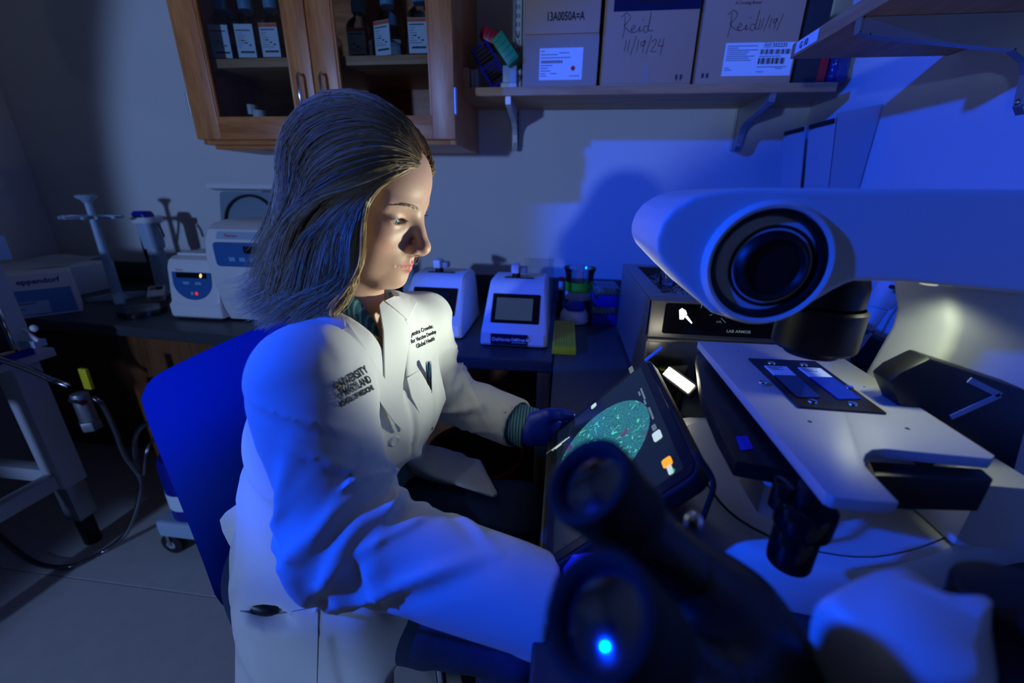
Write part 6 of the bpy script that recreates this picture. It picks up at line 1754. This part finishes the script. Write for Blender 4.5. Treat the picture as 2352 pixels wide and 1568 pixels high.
# collar leaves and lapels: thin sheets lying on the coat front
V_, Q_ = sdf_arrays(lambda p: smin(torso(p.astype(np.float64), .012), d_cone(p.astype(np.float64), (-.318, .567, .96), (-.305, .566, 1.06), .074, .066), .03).astype(np.float32), (-.58, .30, .60), (-.10, .84, 1.14), .010)
fbvh = BVHTree.FromPolygons([tuple(v) for v in V_], [tuple(int(k_) for k_ in q) for q in Q_])
V_, Q_ = sdf_arrays(lambda p: torso(p.astype(np.float64), .012).astype(np.float32), (-.58, .30, .60), (-.10, .84, 1.14), .010)
tbvh = BVHTree.FromPolygons([tuple(v) for v in V_], [tuple(int(k_) for k_ in q) for q in Q_])


def sheet(name, poly, off, thick, material, parent, edge_lift=None, tree=None):
    """cloth sheet whose outline is given by pixels, laid on the coat front"""
    xs_ = [p[0] for p in poly]; ys_ = [p[1] for p in poly]; bm_ = bmesh.new(); vs = []
    f_ = bm_.faces.new([bm_.verts.new((p[0], p[1], 0)) for p in poly]); bmesh.ops.triangulate(bm_, faces=[f_])
    for _ in range(4):
        es = [e for e in bm_.edges if e.calc_length() > 9]
        if not es: break
        bmesh.ops.subdivide_edges(bm_, edges=es, cuts=1); bmesh.ops.triangulate(bm_, faces=bm_.faces)
    for v in bm_.verts:
        D = (at(v.co.x, v.co.y, d=1.0) - CAM).normalized(); h = (tree or fbvh).ray_cast(CAM, D, 3)
        o_ = off + (edge_lift(v.co.x, v.co.y) if edge_lift else 0)
        v.co = (h[0] - D * o_) if h[0] is not None else at(v.co.x, v.co.y, y=.52)
    for _ in range(3): bmesh.ops.smooth_vert(bm_, verts=[v for v in bm_.verts if not v.is_boundary], factor=.5, use_axis_x=True, use_axis_y=True, use_axis_z=True)
    bmesh.ops.recalc_face_normals(bm_, faces=bm_.faces); bmesh.ops.solidify(bm_, geom=bm_.faces[:], thickness=thick)
    me = bpy.data.meshes.new(name); bm_.to_mesh(me); bm_.free(); return link_mesh(name, me, material, parent, angle=60)


sheet('lapel', [(795, 737), (840, 800), (885, 871), (912, 935), (928, 990), (905, 968), (872, 920), (838, 866), (806, 812), (786, 778), (793, 759)], .0150, .0025, 'coat_cloth', coat)
sheet('lapel', [(872, 700), (882, 761), (885, 871), (906, 925), (928, 990), (926, 950), (926, 880), (936, 812), (946, 764), (930, 735), (925, 700), (905, 690), (880, 690)], .0095, .0025, 'coat_cloth', coat, tree=tbvh)
sheet('collar', [(757, 662), (722, 688), (692, 716), (704, 748), (731, 773), (762, 768), (793, 759), (786, 728), (772, 695)], .0115, .0028, 'coat_cloth', coat)
sheet('collar', [(884, 690), (905, 680), (935, 680), (957, 692), (937, 735), (912, 712)], .0120, .0028, 'coat_cloth', coat, tree=tbvh)
sheet('breast_pocket', [(935, 868), (960, 852), (990, 840), (992, 890), (986, 938), (964, 948), (946, 912)], .0050, .0020, 'coat_cloth', coat, tree=tbvh)

# sweater inside the V, shirt collar and cuffs
def sweater_fn(p):
    p = p.astype(np.float64); d = torso(p, -.004)
    d = smin(d, d_cone(p, (-.318, .567, .95), (-.314, .567, 1.000), .066, .0600), .02)
    d = smax(d, (p - np.array([-.315, .567, 1.006])) @ unit(np.array([.52, 0, 1.])), .006)
    d = smax(d, -d_cone(p, (-.318, .567, .96), (-.290, .566, 1.12), .0555, .060), .003)
    d = smax(d, .70 - p[:, 2], .01)
    return d.astype(np.float32)
sw = sdf_obj('sweater', sweater_fn, (-.55, .36, .68), (-.12, .80, 1.09), .005, 'knit', per)
m_ = bpy.data.materials.new('striped_cotton'); nt, N, L, P = nodes_of(m_)
tcn = N.new('ShaderNodeTexCoord'); wv_ = N.new('ShaderNodeTexWave'); wv_.inputs['Scale'].default_value = 55; wv_.inputs['Distortion'].default_value = 1.2; L.new(tcn.outputs['Object'], wv_.inputs['Vector'])
crp = N.new('ShaderNodeValToRGB'); e = crp.color_ramp.elements; e[0].position = .55; e[0].color = (.030, .15, .21, 1); e[1].position = .95; e[1].color = (.20, .42, .50, 1); L.new(wv_.outputs[0], crp.inputs[0]); L.new(crp.outputs[0], P.inputs['Base Color']); P.inputs['Roughness'].default_value = .8; MATS['striped_cotton'] = m_
nbw = np.array([-.318, .567, 1.0]); nax = unit(from_head([[-.022, 0, -.045]])[0] - nbw); n1 = unit(np.cross(nax, np.array([0, 1., 0]))); n1 = n1 if n1[0] > 0 else -n1; n2 = np.cross(nax, n1); n2 = n2 if n2[1] > 0 else -n2
for s in (-1, 1):                                  # the two collar leaves
    Pg = []
    for i in range(19):
        u_ = i / 18; an = 34 + 142 * u_; ang = R(an) * s; row = []
        top = np.interp(an, [34, 48, 66, 110, 176], [.030, .052, .076, .082, .076]); drop = np.interp(an, [34, 50, 90, 176], [.030, .036, .038, .034])
        for j in range(6):
            v_ = j / 5; rad_ = .0605 + .011 * v_ + .004 * math.sin(v_ * math.pi)
            row.append(Vector(nbw + nax * (top - drop * v_) + (n1 * math.cos(ang) + n2 * math.sin(ang)) * rad_ + n1 * (.006 * (1 - u_) * v_)))
        Pg.append(row)
    MB().grid(Pg, .0022).build('shirt_collar', 'striped_cotton', per, angle=70)
for (el, wr, r_) in ((R_EL, R_WR, .042), (L_EL, L_WR, .040)):
    u_ = Vector(unit(wr - el)); w0 = Vector(wr)
    MB().lathe([(r_ - .004, -.05), (r_ - .002, -.01), (r_, .020), (r_ + .001, .044), (r_ - .0015, .045), (r_ - .004, .020)], w0, u_, n=40).build('shirt_cuff', 'striped_cotton', per)

# jeans and shoes
def jeans_fn(p):
    p = p.astype(np.float64); d = d_ell(p, (-.43, .565, .56), (.14, .175, .11), TR)
    for (hip, kn, an, sd) in (((-.42, .475, .55), (-.035, .452, .552), (-.075, .455, .10), 3), ((-.42, .650, .555), (-.068, .672, .560), (-.10, .672, .10), 4)):
        d = smin(d, d_cone(p, hip, kn, .092, .066), .03); d = smin(d, d_cone(p, kn, an, .064, .050), .03)
    d = d - .005 * creases(p, 12, 40, (.6, 1, 1)) + .003 * vnoise(p, 20, 41)
    d = smax(d, .085 - p[:, 2], .003)
    return d.astype(np.float32)
jn = sdf_obj('jeans', jeans_fn, (-.62, .33, .06), (.08, .80, .72), .006, 'denim', per)
def shoe_fn(yc, xc):
    def f(p):
        p = p.astype(np.float64); d = d_cone(p, (xc - .06, yc, .048), (xc + .13, yc, .036), .040, .034); d = smin(d, d_cone(p, (xc - .03, yc, .05), (xc - .02, yc, .105), .040, .042), .03)
        return smax(d, .002 - p[:, 2], .002).astype(np.float32)
    return f
for (yc, xc) in ((.455, -.075), (.672, -.10)): sdf_obj('shoe', shoe_fn(yc, xc), (xc - .13, yc - .08, -.01), (xc + .19, yc + .08, .17), .006, 'rubber', per)

# gloved hands: palm, four bent fingers of unequal length and a thumb leaving the side of the palm
def hand_fn(wr, palm, chains, thumb):
    wr = np.array(wr); palm = [np.array(q) for q in palm]
    def f(p):
        p = p.astype(np.float64)
        d = d_cone(p, wr, palm[0], .029, .030)
        for a, b in zip(palm, palm[1:]): d = smin(d, d_cone(p, a, b, .020, .0175), .018)
        d = smin(d, d_cone(p, palm[0], (np.array(chains[1][0]) + np.array(chains[2][0])) / 2, .026, .016), .015)
        for ch_ in chains:
            for k_, (a, b) in enumerate(zip(ch_, ch_[1:])): d = smin(d, d_cone(p, np.array(a), np.array(b), .0104 - .0010 * k_, .0096 - .0010 * k_), .006 if k_ == 0 else .003)
        for k_, (a, b) in enumerate(zip(thumb, thumb[1:])): d = smin(d, d_cone(p, np.array(a), np.array(b), .0140 - .0018 * k_, .0120 - .0016 * k_), .012 if k_ == 0 else .004)
        return (d - .0012 * creases(p, 55, 50, (1, 1, 1)) + .0006 * vnoise(p, 60, 51)).astype(np.float32)
    return f


E_ = lambda px, py, y: tuple(at(px, py, y=y))
lw = L_WR + unit(L_WR - L_EL) * .030
lh_palm = [E_(1222, 985, .674), E_(1258, 972, .668), E_(1262, 1000, .664)]
lh_f = [[E_(1262, 962, .678), E_(1298, 972, .672), E_(1318, 990, .660), E_(1325, 1003, .650)],
        [E_(1268, 978, .676), E_(1300, 990, .668), E_(1315, 1005, .655), E_(1318, 1018, .645)],
        [E_(1264, 995, .672), E_(1290, 1008, .662), E_(1302, 1020, .650), E_(1305, 1032, .642)],
        [E_(1256, 1008, .668), E_(1276, 1020, .658), E_(1284, 1030, .650), E_(1286, 1040, .645)]]
lh_t = [E_(1232, 962, .664), E_(1262, 952, .655), E_(1290, 952, .651), E_(1312, 955, .650)]
gl = sdf_obj('glove', hand_fn(lw, lh_palm, lh_f, lh_t), (-.16, .58, .70), (.10, .76, .90), .0026, 'glove_blue', per)
rw = R_WR + unit(R_WR - R_EL) * .030
rp = np.array(rw) + np.array([.036, .020, .052]); ux = np.array([.78, .42, .30]); ux = unit(ux); uy = unit(np.array([-.3, .3, -.85])); 
rh_f = []
for k_, (o_, l_) in enumerate(((-.030, .030), (-.011, .034), (.009, .031), (.028, .024))):
    b0 = rp + ux * .040 - uy * o_ * .9; b1 = b0 + ux * l_; b2 = b1 + unit(ux * .6 + np.array([.1, .2, -.8])) * l_ * .75; b3 = b2 + unit(ux * .1 + np.array([0, .1, -1])) * l_ * .6
    rh_f.append([tuple(b0), tuple(b1), tuple(b2), tuple(b3)])
rh_t = [tuple(rp + np.array([-.012, .012, .020])), tuple(rp + np.array([.008, .040, .036])), tuple(rp + np.array([.030, .058, .040])), tuple(rp + np.array([.046, .066, .036]))]
gr = sdf_obj('glove', hand_fn(rw, [tuple(rp - ux * .01), tuple(rp + ux * .03 + uy * .02), tuple(rp + ux * .03 - uy * .02)], rh_f, rh_t), rp - .14, rp + .16, .0028, 'glove_blue', per)
for (el, wr) in ((R_EL, R_WR), (L_EL, L_WR)):
    u_ = Vector(unit(wr - el)); MB().lathe([(.032, -.02), (.0335, .030), (.0345, .034), (.0330, .036)], Vector(wr), u_, n=30).build('glove_cuff', 'glove_blue', per)

# tail of the coat sticking out behind the hip
MB().prism([(at(a, b, y=.455).x, at(a, b, y=.455).z) for (a, b) in ((585, 1140), (548, 1155), (518, 1176), (506, 1192), (512, 1218), (527, 1248), (547, 1276), (585, 1290))], (0, .458, 0), X, Z, .005, bev=.0015).build('coat_tail', 'coat_cloth', coat)
h_, n_ = hit(598, 1390)
MB().ball(h_ + (h_ - CAM).normalized() * .005, (.028, .012, .012), rot=(0, .25, 0), n=20).build('pocket_dark_fill', 'bag_dark', coat)  # dark ellipsoid put in to darken the pocket opening
sheet('hip_pocket', [(549, 1404), (600, 1414), (660, 1408), (730, 1394), (729, 1480), (727, 1580), (640, 1580), (540, 1580), (540, 1480)], .0035, .0022, 'coat_cloth', coat, tree=bvh)
# buttons
for (px, py) in ((906, 1012), (955, 1085)):
    h, n = hit(px, py); MB().lathe([(.0085, 0), (.0085, .0018), (.0070, .0026), (.0055, .0020), (0, .0020)], h, n, n=24).build('button', 'white_plastic', coat)
# embroidery following the cloth
def stitch(name, s, size, px0, px1, material, **kw):
    a = at(*px0, d=1.0); b = at(*px1, d=1.0)
    h0, n0 = hit(*px0); h1, _ = hit(*px1); ax = (h1 - h0).normalized(); view = (CAM - h0).normalized(); ay = view.cross(ax).normalized(); nrm = ax.cross(ay)
    me = text_mesh(s, size, h0, ax, ay, extrude=0, **kw)
    L_ = (h1 - h0).length; xs_ = [(v.co - h0).dot(ax) for v in me.vertices]; mx_ = max(xs_) if xs_ else 1
    bm_ = bmesh.new(); bm_.from_mesh(me)
    bmesh.ops.triangulate(bm_, faces=bm_.faces)
    for _ in range(2):
        es = [e for e in bm_.edges if e.calc_length() > .004]
        if es: bmesh.ops.subdivide_edges(bm_, edges=es, cuts=1); bmesh.ops.triangulate(bm_, faces=bm_.faces)
    for v in bm_.verts:
        q = v.co - h0; q = h0 + ax * (q.dot(ax) * L_ / mx_) + ay * q.dot(ay)
        D = (q - CAM).normalized(); hh = bvh.ray_cast(CAM, D, 3)
        v.co = hh[0] - D * .0012 if hh[0] is not None else q
    me2 = bpy.data.meshes.new(name); bm_.to_mesh(me2); bm_.free(); bpy.data.meshes.remove(me)
    return link_mesh(name, me2, material, coat)


stitch('embroidery', 'Jessica Crowder,', .0090, (945, 772), (996, 752), 'thread', shear=.35, bold=.0003)
stitch('embroidery', 'r for Vaccine Develop', .0085, (940, 791), (1003, 764), 'thread', shear=.35, bold=.0003)
stitch('embroidery', 'Global Health', .0090, (957, 800), (1000, 780), 'thread', shear=.35, bold=.0003)
stitch('embroidery', 'UNIVERSITY', .0135, (776, 897), (848, 853), 'thread', bold=.0003)
stitch('embroidery', 'of MARYLAND', .0135, (780, 917), (855, 876), 'thread', bold=.0003)
stitch('embroidery', 'SCHOOL OF MEDICINE', .0085, (783, 935), (860, 893), 'thread', bold=.0004)
h, n = hit(772, 886); MB().ball(h + n * .0006, (.0045, .0022, .0022), n=12).build('crest', 'thread_gold', coat)

# pen clipped in the breast pocket
a_, an = hit(984, 838); a_ = a_ - (a_ - CAM).normalized() * .030; b_ = at(990, 985, y=a_.y + .004); dv = (b_ - a_).normalized(); a_ = a_ - dv * .006
pen = thing('pen', 'black and silver pen clipped upright in the breast pocket', 'pen', b_)
L_ = (b_ - a_).length
MB().cyl(a_, a_ + dv * (L_ * .44), .0046, n=18, bev=.001).build('cap', 'chrome', pen); MB().cyl(a_ + dv * (L_ * .445), a_ + dv * (L_ * .92), .0043, n=18).build('barrel', 'black_gloss', pen)
MB().cyl(a_ + dv * (L_ * .922), b_, .0042, .0030, n=18).build('tip', 'black_plastic', pen)
MB().fbox(a_ + dv * (L_ * .22) - Vector((0, .0056, 0)), dv, Z.cross(dv), dv.cross(Z.cross(dv)), (L_ * .40, .0025, .0012)).build('clip', 'chrome', pen)
